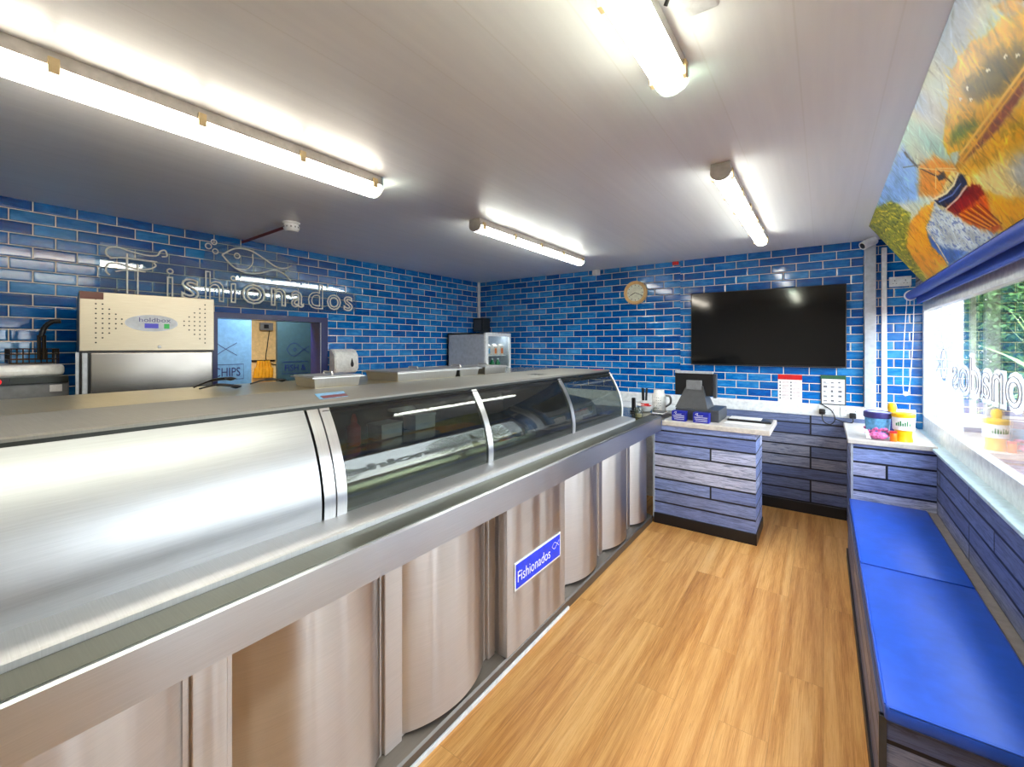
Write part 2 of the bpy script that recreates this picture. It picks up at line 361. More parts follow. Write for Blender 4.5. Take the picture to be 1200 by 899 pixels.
def text_bm(s, face, origin, w, h, depth=0.001, outline=0, offset=0.0, bold=0):
    """lettering fitted into a w x h box whose lower left corner is origin, facing '+x', '-y' or '+z'"""
    cu = bpy.data.curves.new('lettering', 'FONT'); cu.body = s; cu.size = 1; cu.resolution_u = 3; cu.offset = offset
    if outline: cu.fill_mode = 'NONE'; cu.bevel_depth = outline / h * 0.75; cu.bevel_resolution = 1
    else: cu.extrude = 0.01
    o = bpy.data.objects.new('lettering', cu); COL.objects.link(o)
    dg = bpy.context.evaluated_depsgraph_get(); me = bpy.data.meshes.new_from_object(o.evaluated_get(dg))
    bm = B(); bm.from_mesh(me); bpy.data.objects.remove(o); bpy.data.curves.remove(cu); bpy.data.meshes.remove(me)
    xs = [v.co.x for v in bm.verts]; ys = [v.co.y for v in bm.verts]; zs = [v.co.z for v in bm.verts]
    kx = w / (max(xs) - min(xs)); ky = h / (max(ys) - min(ys)); kz = (depth / 0.02) if not outline else (kx + ky) / 2
    mt = FR[face]
    for v in bm.verts:
        p = Vector(((v.co.x - min(xs)) * kx, (v.co.y - min(ys)) * ky, (v.co.z - min(zs)) * kz)); v.co = mt @ p + Vector(origin)
    return bm
def bez(pts, k=8):
    """Catmull-Rom through 2-D or 3-D points"""
    P = [Vector(p) for p in pts]; out = []
    for i in range(len(P) - 1):
        a = P[max(0, i - 1)]; b_ = P[i]; c = P[i + 1]; d = P[min(len(P) - 1, i + 2)]
        for j in range(k):
            t = j / k; out.append(0.5 * ((2 * b_) + (c - a) * t + (2 * a - 5 * b_ + 4 * c - d) * t * t + (3 * b_ - a - 3 * c + d) * t ** 3))
    out.append(P[-1]); return out
def circ(c, r, k=16): return [(c[0] + r * math.cos(2 * PI * i / k), c[1] + r * math.sin(2 * PI * i / k)) for i in range(k)]
def line_on(bm, pts, face, origin, r, closed=False, n=6):
    mt = FR[face]; return tube(bm, [mt @ Vector((p[0], p[1], 0)) + Vector(origin) for p in pts], r, n, closed)
def flat_band(bm, pts, face, origin, wd, th=0.0012, closed=False):
    """flat painted line of width wd on a surface"""
    mt = FR[face]; k = len(pts); L = []; R_ = []
    for i in range(k):
        a = Vector(pts[(i - 1) % k] if closed else pts[max(0, i - 1)]); c = Vector(pts[(i + 1) % k] if closed else pts[min(k - 1, i + 1)])
        t = (c - a).normalized(); nn = Vector((-t.y, t.x)) * wd / 2; p = Vector(pts[i])
        L.append(p + nn); R_.append(p - nn)
    V = lambda q, z: bm.verts.new(mt @ Vector((q.x, q.y, z)) + Vector(origin))
    l0 = [V(q, th) for q in L]; r0 = [V(q, th) for q in R_]
    for i in range(k if closed else k - 1):
        j = (i + 1) % k; bm.faces.new((l0[i], l0[j], r0[j], r0[i]))
    return bm

# ------------------------------------------------------------------ the room shell
XL, XR, YB, YF, ZC = -4.2, 0.64, 5.03, -1.6, 2.54
struct('floor', bx(B(), XL - 0.3, YF - 0.2, -0.08, 0.86, YB + 0.12, 0), M['floor'])
struct('ceiling', bx(B(), XL - 0.2, YF - 0.2, ZC, 0.86, YB + 0.12, ZC + 0.15), M['ceiling'])
struct('wall_back', bx(B(), XL - 0.2, YB, 0, 0.72, YB + 0.12, ZC), M['tile_back'])
struct('trim_1', bx(B(), -1.29, YB - 0.018, 1.05, 0.29, YB, ZC), M['tile_pier'])
struct('trim_2', bx(B(), XL, YB - 0.022, 0.937, XR, YB, 1.05, 0.004), M['white'])
struct('trim_3', bx(B(), -2.2, YB - 0.014, 0.1, XR, YB, 0.937), M['plank_shaded'])
struct('baseboard_back', bx(B(), -2.2, YB - 0.026, 0, 0.174, YB, 0.1, 0.003), M['plinth'])
bm = B(); d0, d1, dz = 1.46, 2.56, 1.885
bx(bm, XL - 0.14, YF, 0, XL, d0, ZC); bx(bm, XL - 0.14, d1, 0, XL, YB, ZC); bx(bm, XL - 0.14, d0, dz, XL, d1, ZC)
struct('wall_left', bm, M['tile_left'])
bm = B(); bx(bm, XR, YF, 0, 0.78, YB, 0.87); bx(bm, XR, YF, 2.05, 0.78, YB, ZC); bx(bm, XR, YF, 0.87, 0.78, 0.62, 2.05)
struct('wall_right', bm, M['plank_shaded'])
struct('trim_6', bx(B(), XR - 0.012, YF, 0.0, XR, 0.6, ZC, 0.003), M['white_paint'])  # unseen white facing, carried to the floor to lighten reflections in the range base
struct('wall_front', bx(B(), XL - 0.2, YF - 0.12, 0, 0.86, YF, ZC), M['white_paint'])
# column and white conduit strip standing in front of the back wall
bm = B(); bx(bm, 0.295, YB - 0.085, 1.05, 0.375, YB, ZC, 0.004)
struct('trim_4', bm, M['lightgrey'])
struct('trim_5', bx(B(), 0.415, YB - 0.03, 1.05, 0.452, YB, 2.46, 0.003), M['white'])
# doorway to the back room
bm = B()
bx(bm, XL - 0.15, d0, 0, XL + 0.02, d0 + 0.09, dz); bx(bm, XL - 0.15, d1 - 0.09, 0, XL + 0.02, d1, dz); bx(bm, XL - 0.15, d0 + 0.09, dz - 0.05, XL + 0.02, d1 - 0.09, dz)
door = struct('door_1', bm, M['navy'])
struct('door_strip', bx(B(), XL + 0.0205, d1 - 0.082, 0.9, XL + 0.0215, d1 - 0.078, 1.83), M['white'], door)
# back room shell beyond the doorway
struct('wall_far', bx(B(), -6.1, 0.2, 0, -6.0, 4.4, 2.4), M['cream'])
struct('wall_side', bx(B(), -6.0, 4.3, 0, XL - 0.14, 4.4, 2.4), M['cream'])
struct('wall_end', bx(B(), -6.0, 0.2, 0, XL - 0.14, 0.3, 2.4), M['cream'])
struct('floor_far', bx(B(), -6.1, 0.2, -0.08, XL - 0.3, 4.4, 0), M['grey'])
struct('ceiling_far', bx(B(), -6.1, 0.2, 2.4, XL - 0.14, 4.4, 2.5), M['white_paint'])
# window
win = struct('window_1', bx(bx(B(), 0.685, 0.62, 0.87, 0.735, YB, 1.012, 0.004), 0.685, 0.62, 1.89, 0.735, YB, 2.06, 0.004), M['upvc'])
bm = B(); bx(bm, 0.682, YB - 0.07, 1.01, 0.738, YB, 1.9, 0.004); bx(bm, 0.685, 0.62, 1.01, 0.735, 0.70, 1.9, 0.004)
for y, k in ((1.15, 0.09), (1.95, 0.06)): bx(bm, 0.68, y - k, 1.01, 0.74, y + k, 1.9, 0.004)
struct('window_mullions', bm, M['upvc'], win)
struct('window_sill', bx(B(), 0.612, 0.61, 0.868, 0.69, YB - 0.005, 0.888, 0.004), M['sill'], win)
struct('window_glass', bx(B(), 0.706, 0.64, 1.0, 0.712, YB - 0.03, 1.9), M['glass'], win)
TW = ('Fishionados', 1.95, 2.13)
struct('window_lettering', text_bm('Fishionados', '+x', (0.7135, 2.04, 1.285), 2.1, 0.27, 0.0012, 0, 0.055), M['vinyl_white'], win)
struct('window_lettering_outline', text_bm('Fishionados', '+x', (0.7045, 2.07, 1.31), 2.04, 0.22, 0.001, 0.0020), M['vinyl_line'], win)
bm = B(); flat_band(bm, circ((4.42, 1.46), 0.11, 28), '+x', (0.7135, 0, 0), 0.018, closed=True); flat_band(bm, circ((4.42, 1.46), 0.045, 18), '+x', (0.7135, 0, 0), 0.014, closed=True)
flat_band(bm, bez([(4.53, 1.47), (4.60, 1.44), (4.68, 1.40)]), '+x', (0.7135, 0, 0), 0.012); flat_band(bm, bez([(4.53, 1.45), (4.60, 1.48), (4.68, 1.52)]), '+x', (0.7135, 0, 0), 0.012)
struct('window_fish', bm, M['vinyl_line'], win)
# the building's white end pier outside, beyond the pane
struct('wall_exterior', bx(B(), 0.745, YB + 0.0, -0.1, 0.93, YB + 0.5, 2.6), M['white_paint'])

# ------------------------------------------------------------------ outside
struct('ground', bx(B(), 0.86, -30, -0.16, 40, 60, -0.1), M['paving'])
def tree(name, label, x, y, h, rx, rz, mat, nleaf, seed, group):
    rr = random.Random(seed); t = thing(name, label, 'tree', (x, y, -0.1), 0, group)
    bm = B(); tube(bm, [(x, y, -0.12), (x + 0.1, y, h * 0.4), (x, y + 0.1, h * 0.8)], [0.16, 0.12, 0.05], 8); obj('trunk', bm, M['bark'], t, smooth=60)
    bm = B()
    for _ in range(nleaf):
        d = Vector((rr.gauss(0, 1), rr.gauss(0, 1), rr.gauss(0, 1))).normalized() * (rr.random() ** 0.35)
        c = Vector((x + d.x * rx, y + d.y * rx, h * 0.55 + d.z * rz)); s = rr.uniform(0.035, 0.075) * (0.6 + h * 0.06)
        u = Vector((rr.gauss(0, 1), rr.gauss(0, 1), rr.gauss(0, 0.6))).normalized(); w = u.cross(Vector((rr.gauss(0, 1), rr.gauss(0, 1), 1))).normalized()
        bm.faces.new([bm.verts.new(c + u * s), bm.verts.new(c + w * s * 0.5), bm.verts.new(c - u * s), bm.verts.new(c - w * s * 0.5)])
    o = obj('foliage', bm, mat, t); return t
tree('broadleaf_tree', 'tall dark green tree nearest the window, behind the spiky plant', 2.75, 12.4, 5.6, 1.7, 2.7, M['leaf'], 42000, 1, 'trees outside')
tree('broadleaf_tree', 'paler green tree standing farther back outside the window', 4.5, 20.0, 7.0, 2.4, 3.4, M['leaf2'], 22000, 2, 'trees outside')
tree('broadleaf_tree', 'broad dark green tree across the paving, right of the spiky plant', 10.5, 15.0, 5.4, 2.2, 2.8, M['leaf'], 14000, 4, 'trees outside')
tree('broadleaf_tree', 'rounded pale tree across the paving, opposite the bench', 12.5, 8.0, 4.6, 2.0, 2.3, M['leaf2'], 12000, 5, 'trees outside')
yu = thing('spiky_plant', 'spiky plant with long pale leaves just outside the window', 'plant', (2.1, 7.3, -0.1))
bm = B(); lathe(bm, [(0.16, 0), (0.2, 0.5), (0.21, 0.52), (0.17, 0.52)], (2.1, 7.3, -0.1), 20); obj('planter', bm, M['charcoal'], yu, smooth=40)
bm = B(); tube(bm, [(2.1, 7.3, 0.40), (2.1, 7.3, 1.18)], [0.06, 0.05], 10); obj('stem', bm, M['bark'], yu, smooth=60)
bm = B(); rr = random.Random(5)
for i in range(46):
    a = rr.uniform(0, 2 * PI); e = rr.uniform(-0.3, 1.35); L = rr.uniform(0.9, 1.3); d = Vector((math.cos(a) * math.cos(e), math.sin(a) * math.cos(e), math.sin(e)))
    p0 = Vector((2.1, 7.3, 1.15)); s = d.cross(Vector((0, 0, 1))).normalized() * 0.018
    p1 = p0 + d * L * 0.5; p2 = p0 + d * L + Vector((0, 0, -0.1))
    v = [bm.verts.new(q) for q in (p0 - s, p0 + s, p1 + s, p1 - s)]; bm.faces.new(v); bm.faces.new((v[3], v[2], bm.verts.new(p2)))
obj('leaves', bm, M['leaf2'], yu)

# ------------------------------------------------------------------ painted soffit board above the window
def mural():
    A = np.array((0.29, 2.537)); Bp = np.array((0.60, 2.07)); y0, y1 = 0.9, 4.41; ny, ns = 540, 150
    Y, Sx = np.meshgrid(np.linspace(y0, y1, ny), np.linspace(0, 0.571, ns), indexing='ij')
    rng = np.random.default_rng(3)
    def nz(fy, fs):
        a = rng.random((int(fy) + 2, int(fs) + 2)); u = (Y - y0) / (y1 - y0) * fy; w = Sx / 0.571 * fs
        i = u.astype(int); j = w.astype(int); fu = u - i; fw = w - j; fu = fu * fu * (3 - 2 * fu); fw = fw * fw * (3 - 2 * fw)
        return (a[i, j] * (1 - fu) + a[i + 1, j] * fu) * (1 - fw) + (a[i, j + 1] * (1 - fu) + a[i + 1, j + 1] * fu) * fw
    N1 = nz(40, 9); N2 = nz(150, 30); N3 = nz(18, 4); N4 = nz(210, 55)
    col = np.stack([206 + 26 * (N3 - .5) * 2, 208 + 10 * (N1 - .5), 196 + 20 * (N1 - .5)], -1)
    w = np.clip((N3 - 0.45) * 4, 0, 1)[..., None] * np.clip(1 - Sx / 0.2, 0, 1)[..., None]
    col = col * (1 - w * 0.8) + np.array((150, 172, 198)) * w * 0.8
    low = np.clip((Sx - 0.27) / 0.06, 0, 1)[..., None]; col = col * (1 - low) + (np.array((216, 180, 96)) + (N1[..., None] - .5) * 50) * low
    Yw = Y + (N2 - 0.5) * 0.03 + (N1 - .5) * 0.03; Sw = Sx + (N2 - 0.5) * 0.006
    def sd(poly):
        d = np.full(Y.shape, 1e9); ins = np.zeros(Y.shape, bool); k = len(poly); sy = 0.45
        for i in range(k):
            ax, ay = poly[i][0] * sy, poly[i][1]; bx_, by = poly[(i + 1) % k][0] * sy, poly[(i + 1) % k][1]; px, py = Yw * sy, Sw
            ex, ey = bx_ - ax, by - ay; t = np.clip(((px - ax) * ex + (py - ay) * ey) / (ex * ex + ey * ey + 1e-12), 0, 1)
            d = np.minimum(d, np.hypot(px - ax - t * ex, py - ay - t * ey))
            c = ((ay > py) != (by > py)) & (px < (bx_ - ax) * (py - ay) / (by - ay + 1e-12) + ax); ins ^= c
        return np.where(ins, d, -d)
    for c, soft, poly in MURAL:
        a = np.clip(0.5 + sd(poly) / (soft + 0.002), 0, 1)[..., None]
        cc = np.array(c) * (1 + (N2[..., None] - 0.5) * 0.16 + (N1[..., None] - 0.5) * 0.26)
        col = col * (1 - a) + cc * a
    dy, ds = (y1 - y0) / (ny - 1), 0.571 / (ns - 1)
    for k in range(4200):   # short loaded-brush strokes that carry the local colour
        cy, cs = int(rng.integers(0, ny)), int(rng.integers(0, ns)); a0 = rng.normal(0.9, 0.5); L_, w_ = rng.uniform(0.02, 0.06), rng.uniform(0.003, 0.007)
        hy, hs = int(L_ / dy) + 2, int(L_ / ds) + 2; ya, yb, sa, sb_ = max(0, cy - hy), min(ny, cy + hy), max(0, cs - hs), min(ns, cs + hs)
        Yl, Sl = Y[ya:yb, sa:sb_] - Y[cy, cs], Sx[ya:yb, sa:sb_] - Sx[cy, cs]
        u = Yl * math.cos(a0) + Sl * math.sin(a0); v_ = -Yl * math.sin(a0) + Sl * math.cos(a0)
        al = np.clip(1.4 - np.hypot(u / L_, v_ / w_) * 1.2, 0, 1)[..., None] * 0.55
        col[ya:yb, sa:sb_] = col[ya:yb, sa:sb_] * (1 - al) + col[cy, cs] * (1 + rng.normal(0, 0.16)) * al
    def stroke(pts, wd, c):
        nonlocal col
        d = np.full(Y.shape, 1e9)
        for (ay, as_), (by, bs) in zip(pts, pts[1:]):
            ey, es = by - ay, bs - as_; t = np.clip(((Y - ay) * ey * 0.2 + (Sx - as_) * es) / (ey * ey * 0.2 + es * es + 1e-9), 0, 1)
            d = np.minimum(d, np.hypot((Y - ay - t * ey) * 0.45, Sx - as_ - t * es))
        a = np.clip(1.5 - d / wd, 0, 1)[..., None]; col = col * (1 - a) + np.array(c) * a
    stroke([(2.93, .272), (2.76, .30), (2.62, .303), (2.5, .287)], 0.004, (236, 224, 190))
    stroke([(2.92, .345), (2.7, .352), (2.54, .345)], 0.0035, (226, 206, 190))
    stroke([(2.9, .30), (2.72, .325), (2.56, .322)], 0.0025, (120, 140, 190))
    stroke([(2.74, .036), (2.76, .125), (2.66, .25)], 0.003, (60, 54, 56)); stroke([(2.9, .06), (2.72, .13)], 0.002, (70, 60, 60))
    stroke([(2.62, .20), (2.62, .29)], 0.003, (86, 60, 40)); stroke([(2.76, .13), (2.62, .21), (2.5, .28)], 0.002, (236, 214, 160)); stroke([(2.80, .25), (2.62, .20), (2.48, .27)], 0.002, (236, 214, 160))
    stroke([(1.3, .247), (1.75, .255), (2.36, .25)], 0.004, (232, 196, 110)); stroke([(1.3, .262), (1.75, .268), (2.4, .27)], 0.003, (214, 170, 70))
    stroke([(3.36, .333), (3.44, .44), (3.55, .555)], 0.005, (236, 214, 170))
    for q in range(9): stroke([(2.86 - q * .035, .40 + .004 * q), (2.74 - q * .02, .52 + .003 * q)], 0.0025, (226, 176, 60) if q % 2 else (110, 40, 16))
    # dabs on the water and streaks in the grass
    a = (np.clip(0.5 + sd(MURAL[13][2]) / 0.03, 0, 1) * np.clip((N4 - 0.62) * 5, 0, 1))[..., None] * 0.75; col = col * (1 - a) + np.array((92, 116, 168)) * a
    st = np.clip((np.sin((Y * 34 + Sx * 150 + N1 * 9)) * 0.5 + N2 - 0.75) * 2, 0, 1); g = np.clip(0.5 + sd(MURAL[16][2]) / 0.02, 0, 1)
    a = (g * st)[..., None]; col = col * (1 - a) + np.array((214, 196, 70)) * a
    st = np.clip((np.sin((Y * 30 + Sx * 120 + N1 * 11 + 2)) * 0.5 + N4 - 0.8) * 2, 0, 1); a = (g * st)[..., None]; col = col * (1 - a) + np.array((54, 64, 30)) * a
    for gy, gs in ((1.72, .195), (1.69, .22), (1.82, .173), (1.96, .146), (2.04, .144), (2.0, .175)):
        a = ((np.abs(Y - gy) < 0.010) & (np.abs(Sx - gs - np.abs(Y - gy) * 0.5) < 0.0035))[..., None]; col = np.where(a, np.array((240, 232, 200)), col)
    mn = col.mean(-1, keepdims=True); col = mn + (col - mn) * 1.4
    col = np.clip(col * 1.03, 0, 255) / 255; lc = np.where(col <= 0.04045, col / 12.92, ((col + 0.055) / 1.055) ** 2.4)
    X = A[0] + (Bp[0] - A[0]) * Sx / 0.571; Z = A[1] + (Bp[1] - A[1]) * Sx / 0.571
    verts = np.stack([X, Y, Z], -1).reshape(-1, 3); idx = np.arange(ny * ns).reshape(ny, ns)
    faces = np.stack([idx[:-1, :-1], idx[1:, :-1], idx[1:, 1:], idx[:-1, 1:]], -1).reshape(-1, 4)
    me = bpy.data.meshes.new('mural_panel'); me.from_pydata(verts.tolist(), [], faces.tolist())
    ca = me.color_attributes.new('paint', 'FLOAT_COLOR', 'POINT'); buf = np.ones((ny * ns, 4)); buf[:, :3] = lc.reshape(-1, 3); ca.data.foreach_set('color', buf.ravel())
    me.materials.append(M['mural']); o = bpy.data.objects.new('mural_panel', me); COL.objects.link(o)
    tag(o, 'painted seaside mural board with a boat, sloping between ceiling and window blind', 'mural')
    bm = B(); prism(bm, [(0.293, 2.539), (0.604, 2.072), (0.62, 2.08), (0.31, 2.5395)], 'y', y0, y1); obj('backing_board', bm, M['white_paint'], o)
MURAL = [
((206, 164, 10), 0.006, [(1.0, 0.3), (1.52, 0.184), (1.58, 0.159), (1.61, 0.141), (1.7, 0.121), (1.78, 0.09), (1.86, 0.08), (1.94, 0.073), (2.11, 0.114), (2.32, 0.158), (2.37, 0.168), (2.43, 0.213), (2.32, 0.248), (1.73, 0.261), (1.55, 0.263)]),
((96, 84, 10), 0.03, [(1.75, 0.16), (1.64, 0.22), (1.64, 0.262), (1.74, 0.255), (1.89, 0.234), (1.98, 0.196), (1.98, 0.134), (1.87, 0.148)]),
((96, 112, 44), 0.022, [(2.3, 0.18), (2.16, 0.191), (2.07, 0.221), (2.09, 0.245), (2.25, 0.224), (2.34, 0.203)]),
((218, 168, 44), 0.04, [(1.83, 0.308), (2.14, 0.293), (2.48, 0.284), (2.48, 0.354), (2.33, 0.415), (2.02, 0.4), (1.77, 0.38)]),
((150, 140, 40), 0.03, [(1.89, 0.335), (1.96, 0.328), (2.03, 0.321), (1.91, 0.349)]),
((226, 205, 150), 0.05, [(2.47, 0.331), (2.2, 0.362), (2.01, 0.391), (2.27, 0.514), (2.48, 0.491), (2.46, 0.416)]),
((190, 190, 184), 0.035, [(2.19, 0.409), (2.04, 0.405), (1.99, 0.43), (2.17, 0.52), (2.24, 0.5), (2.24, 0.452)]),
((216, 160, 40), 0.03, [(2.47, 0.421), (2.35, 0.501), (2.25, 0.53), (2.38, 0.591), (2.56, 0.575), (2.55, 0.504)]),
((200, 152, 60), 0.006, [(1.0, 0.25), (1.71, 0.256), (2.34, 0.252), (2.53, 0.263), (2.48, 0.287), (2.28, 0.282), (1.75, 0.274)]),
((128, 74, 52), 0.008, [(1.0, 0.27), (1.74, 0.271), (2.26, 0.275), (2.38, 0.276), (2.25, 0.287), (2.03, 0.303), (1.79, 0.293)]),
((146, 176, 220), 0.03, [(2.68, 0.014), (2.78, 0.129), (3.11, 0.214), (3.37, 0.134), (3.89, 0.01), (3.4, -0.015)]),
((30, 62, 168), 0.015, [(4.57, -0.053), (3.96, 0.003), (4.18, 0.079), (4.51, 0.02)]),
((208, 146, 62), 0.025, [(2.73, 0.128), (2.54, 0.169), (2.45, 0.254), (2.48, 0.284), (2.85, 0.278), (3.04, 0.204)]),
((205, 212, 216), 0.03, [(2.95, 0.284), (2.89, 0.396), (2.81, 0.492), (2.69, 0.576), (3.22, 0.597), (3.6, 0.572), (3.58, 0.445), (3.37, 0.33)]),
((74, 106, 164), 0.025, [(3.38, 0.339), (3.43, 0.455), (3.16, 0.564), (3.6, 0.572), (3.72, 0.497)]),
((218, 152, 30), 0.012, [(2.95, 0.284), (3.36, 0.333), (3.53, 0.418), (3.57, 0.558), (4.13, 0.565), (4.2, 0.368), (3.74, 0.239), (3.18, 0.251)]),
((136, 136, 34), 0.02, [(3.99, -0.026), (3.46, 0.081), (3.37, 0.215), (4.01, 0.318), (4.25, 0.562), (4.57, 0.61), (4.57, 0.41), (4.48, 0.17), (4.61, -0.008)]),
((116, 24, 18), 0.006, [(2.9, 0.346), (2.54, 0.348), (2.46, 0.372), (2.48, 0.417), (2.69, 0.42), (2.89, 0.396)]),
((176, 86, 20), 0.012, [(2.89, 0.396), (2.59, 0.414), (2.47, 0.421), (2.56, 0.473), (2.61, 0.561), (2.72, 0.553), (2.83, 0.478)]),
((20, 28, 60), 0.004, [(2.94, 0.275), (2.78, 0.304), (2.63, 0.307), (2.5, 0.29), (2.48, 0.317), (2.52, 0.339), (2.67, 0.346), (2.89, 0.342)]),
((226, 204, 140), 0.005, [(2.64, 0.267), (2.52, 0.259), (2.48, 0.28), (2.59, 0.296), (2.79, 0.28)]),
((50, 50, 60), 0.002, [(2.74, 0.034), (2.72, 0.041), (2.75, 0.127), (2.77, 0.12)]),
((40, 48, 60), 0.005, [(2.69, 0.223), (2.6, 0.236), (2.63, 0.255), (2.72, 0.245)]),
((190, 150, 70), 0.01, [(1.6, 0.103), (1.55, 0.119), (1.5, 0.156), (1.54, 0.176), (1.58, 0.157), (1.6, 0.128)]),
]
mural()

# ------------------------------------------------------------------ roller blind
bl = thing('roller_blind', 'royal blue roller blind rolled up above the window', 'blind', (0.6, 2.0, 2.03))
bm = B(); tube(bm, [(0.598, 0.5, 2.022), (0.598, 4.93, 2.022)], 0.034, 20); obj('roller_tube', bm, M['blind'], bl, smooth=40)
bm = B(); sheet(bm, [(0.632, 2.03), (0.636, 1.985), (0.64, 1.955)], 0.51, 4.92, 0.004); bx(bm, 0.63, 0.51, 1.945, 0.645, 4.92, 1.958, 0.003); obj('blind_fabric', bm, M['blind'], bl, smooth=30)
bm = B(); lathe(bm, [(0.044, 0), (0.044, 0.02), (0.02, 0.03)], (0.598, 4.93, 2.022), 24, 'y'); obj('end_cap', bm, M['white'], bl, smooth=40)
bm = B(); tube(bm, bez([(0.575, 4.94, 2.0), (0.555, 4.94, 1.6), (0.55, 4.94, 1.25), (0.568, 4.94, 1.19), (0.59, 4.94, 1.25), (0.61, 4.94, 1.6), (0.62, 4.94, 2.0)]), 0.0028, 6)
lathe(bm, [(0.004, -0.018), (0.017, -0.010), (0.017, 0.010), (0.004, 0.02)], (0.566, 4.94, 1.19), 12); obj('pull_chain', bm, M['white'], bl, smooth=40)

# ------------------------------------------------------------------ frying range
R = thing('frying_range', 'long stainless steel frying range with curved glass heated cabinets', 'fryer', (-1.7, 2.0, 0))
Y0, Y1 = -0.75, 3.58; ye = 3.95
XBs = -1.335
bm = B(); bx(bm, -2.3, Y0, 0.0, XBs, ye - 0.01, 0.93); obj('base_cabinet', bm, M['steel_v'], R)
bm = B(); prism(bm, [(-1.263, 0.0), (-1.263, 0.05), (-1.27, 0.06), (-1.34, 0.078), (-1.34, 0.0)], 'y', Y0, ye); obj('plinth', bm, M['plinth_steel'], R)
bm = B(); bx(bm, -1.263, Y0, 0.0, -1.252, 2.35, 0.02, 0.003); obj('floor_edge_strip', bm, M['white'], R)
def column(y0, y1, bulge=0.075, z0=0.085, z1=0.845):
    w = y1 - y0; r = (w * w / 4 + bulge * bulge) / (2 * bulge); a = math.asin(w / 2 / r); cx = XBs + bulge - r; cy = (y0 + y1) / 2
    pts = [(cx + r * math.cos(t), cy + r * math.sin(t)) for t in [(-a + 2 * a * i / 20) for i in range(21)]]
    bm = B(); prism(bm, pts + [(XBs - 0.004, y1), (XBs - 0.004, y0)], 'z', z0, z1); obj('bowed_panel', bm, M['steel_v'], R, smooth=40)
for a, c in ((-0.16, 0.415), (0.53, 1.025), (1.13, 1.63), (2.43, 2.91), (3.0, 3.47), (3.56, 3.93)): column(a, c)
for a, c in ((0.43, 0.515), (1.037, 1.118), (1.648, 1.70), (2.925, 2.985), (3.485, 3.545)):
    bm = B(); bx(bm, XBs - 0.002, a, 0.075, XBs + 0.014, c, 0.845, 0.003); obj('stile', bm, M['steel_v'], R)
bm = B(); bx(bm, -1.34, 1.717, 0.066, -1.258, 2.302, 0.85, 0.003); obj('access_panel', bm, M['steel_v'], R)
bm = B(); bx(bm, -1.259, 1.775, 0.368, -1.2535, 2.24, 0.508, 0.001); sg = obj('name_plate', bm, M['white'], R)
bm = B(); bx(bm, -1.256, 1.784, 0.377, -1.2525, 2.231, 0.499); obj('plate_face', bm, M['sign_blue'], sg)
obj('plate_lettering', text_bm('Fishionados', '+x', (-1.2524, 1.80, 0.405), 0.32, 0.055, 0.0008), M['white'], sg)
bm = B(); o_ = (-1.2524, 2.14, 0.455); sc = 0.08
for pts in ([(0, 0), (.3, .22), (.6, .1), (1, -.2)], [(0, 0), (.3, -.22), (.6, -.1), (1, .2)]): flat_band(bm, [(p[0] * sc, p[1] * sc) for p in bez(pts)], '+x', o_, 0.003, 0.0008)
obj('plate_fish', bm, M['white'], sg)
bm = B(); prism(bm, [(-1.18, 0.842), (-1.18, 0.958), (-1.186, 0.964), (-1.29, 0.964), (-1.29, 0.90), (-1.262, 0.842)], 'y', Y0, 3.944); obj('front_rail', bm, M['rail_steel'], R, smooth=35)
bm = B(); bx(bm, -1.288, Y0, 0.9635, -1.192, 3.942, 0.967); obj('rail_top', bm, M['strip_steel'], R)
bm = B(); prism(bm, [(-1.29, 0.94), (-1.29, 0.982), (-1.296, 0.986), (-1.40, 0.997), (-1.425, 0.997), (-1.425, 0.94)], 'y', Y0, Y1 + 0.01); obj('serving_ledge', bm, M['ledge_steel'], R)
CUR = [tuple(p) for p in bez([(-1.402, 0.995), (-1.400, 1.06), (-1.409, 1.125), (-1.427, 1.19), (-1.452, 1.252), (-1.482, 1.31), (-1.518, 1.367)], 4)]
bm = B(); sheet(bm, CUR, Y0, 0.835, 0.006); obj('curved_steel_panel', bm, M['steel_curve'], R, smooth=40)
for a, c in ((0.842, 0.885), (0.891, 0.93), (1.745, 1.785), (2.665, 2.705), (3.563, 3.583)):
    bm = B(); sheet(bm, [(x + 0.005, z) for x, z in CUR], a, c, 0.016); obj('curved_strut', bm, M['steel'] if c < 3.5 else M['white'], R, smooth=40)
for a, c in ((0.932, 1.744), (1.786, 2.664), (2.706, 3.562)):
    bm = B(); sheet(bm, [(x, z) for x, z in CUR], a, c, 0.005); obj('glass_pane', bm, M['cabglass'], R, smooth=40)
bm = B(); prism(bm, [(-1.518, 1.378), (-1.518, 1.386), (-1.522, 1.39), (-2.0, 1.39), (-2.0, 1.378)], 'y', Y0, Y1 + 0.005); obj('top_slab', bm, M['slab_steel'], R, smooth=35)
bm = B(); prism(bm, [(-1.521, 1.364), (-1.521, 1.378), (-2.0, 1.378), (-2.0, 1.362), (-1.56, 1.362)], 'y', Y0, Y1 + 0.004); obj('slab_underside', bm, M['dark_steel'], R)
bm = B(); prism(bm, [(-2.003, 1.345), (-2.003, 1.388), (-2.62, 1.388), (-2.62, 1.345)], 'y', Y0, 2.72); obj('rear_shelf', bm, M['shelf_steel'], R)
bm = B(); prism(bm, [(-2.003, 1.345), (-2.003, 1.39), (-2.45, 1.385), (-2.45, 1.345)], 'y', 2.725, Y1 + 0.005); obj('end_hood', bm, M['polish'], R)
bm = B(); prism(bm, [(-1.512, 1.330), (-1.505, 1.358), (-1.56, 1.362), (-1.56, 1.330)], 'y', 0.9, Y1); obj('glass_header', bm, M['dark_steel'], R)
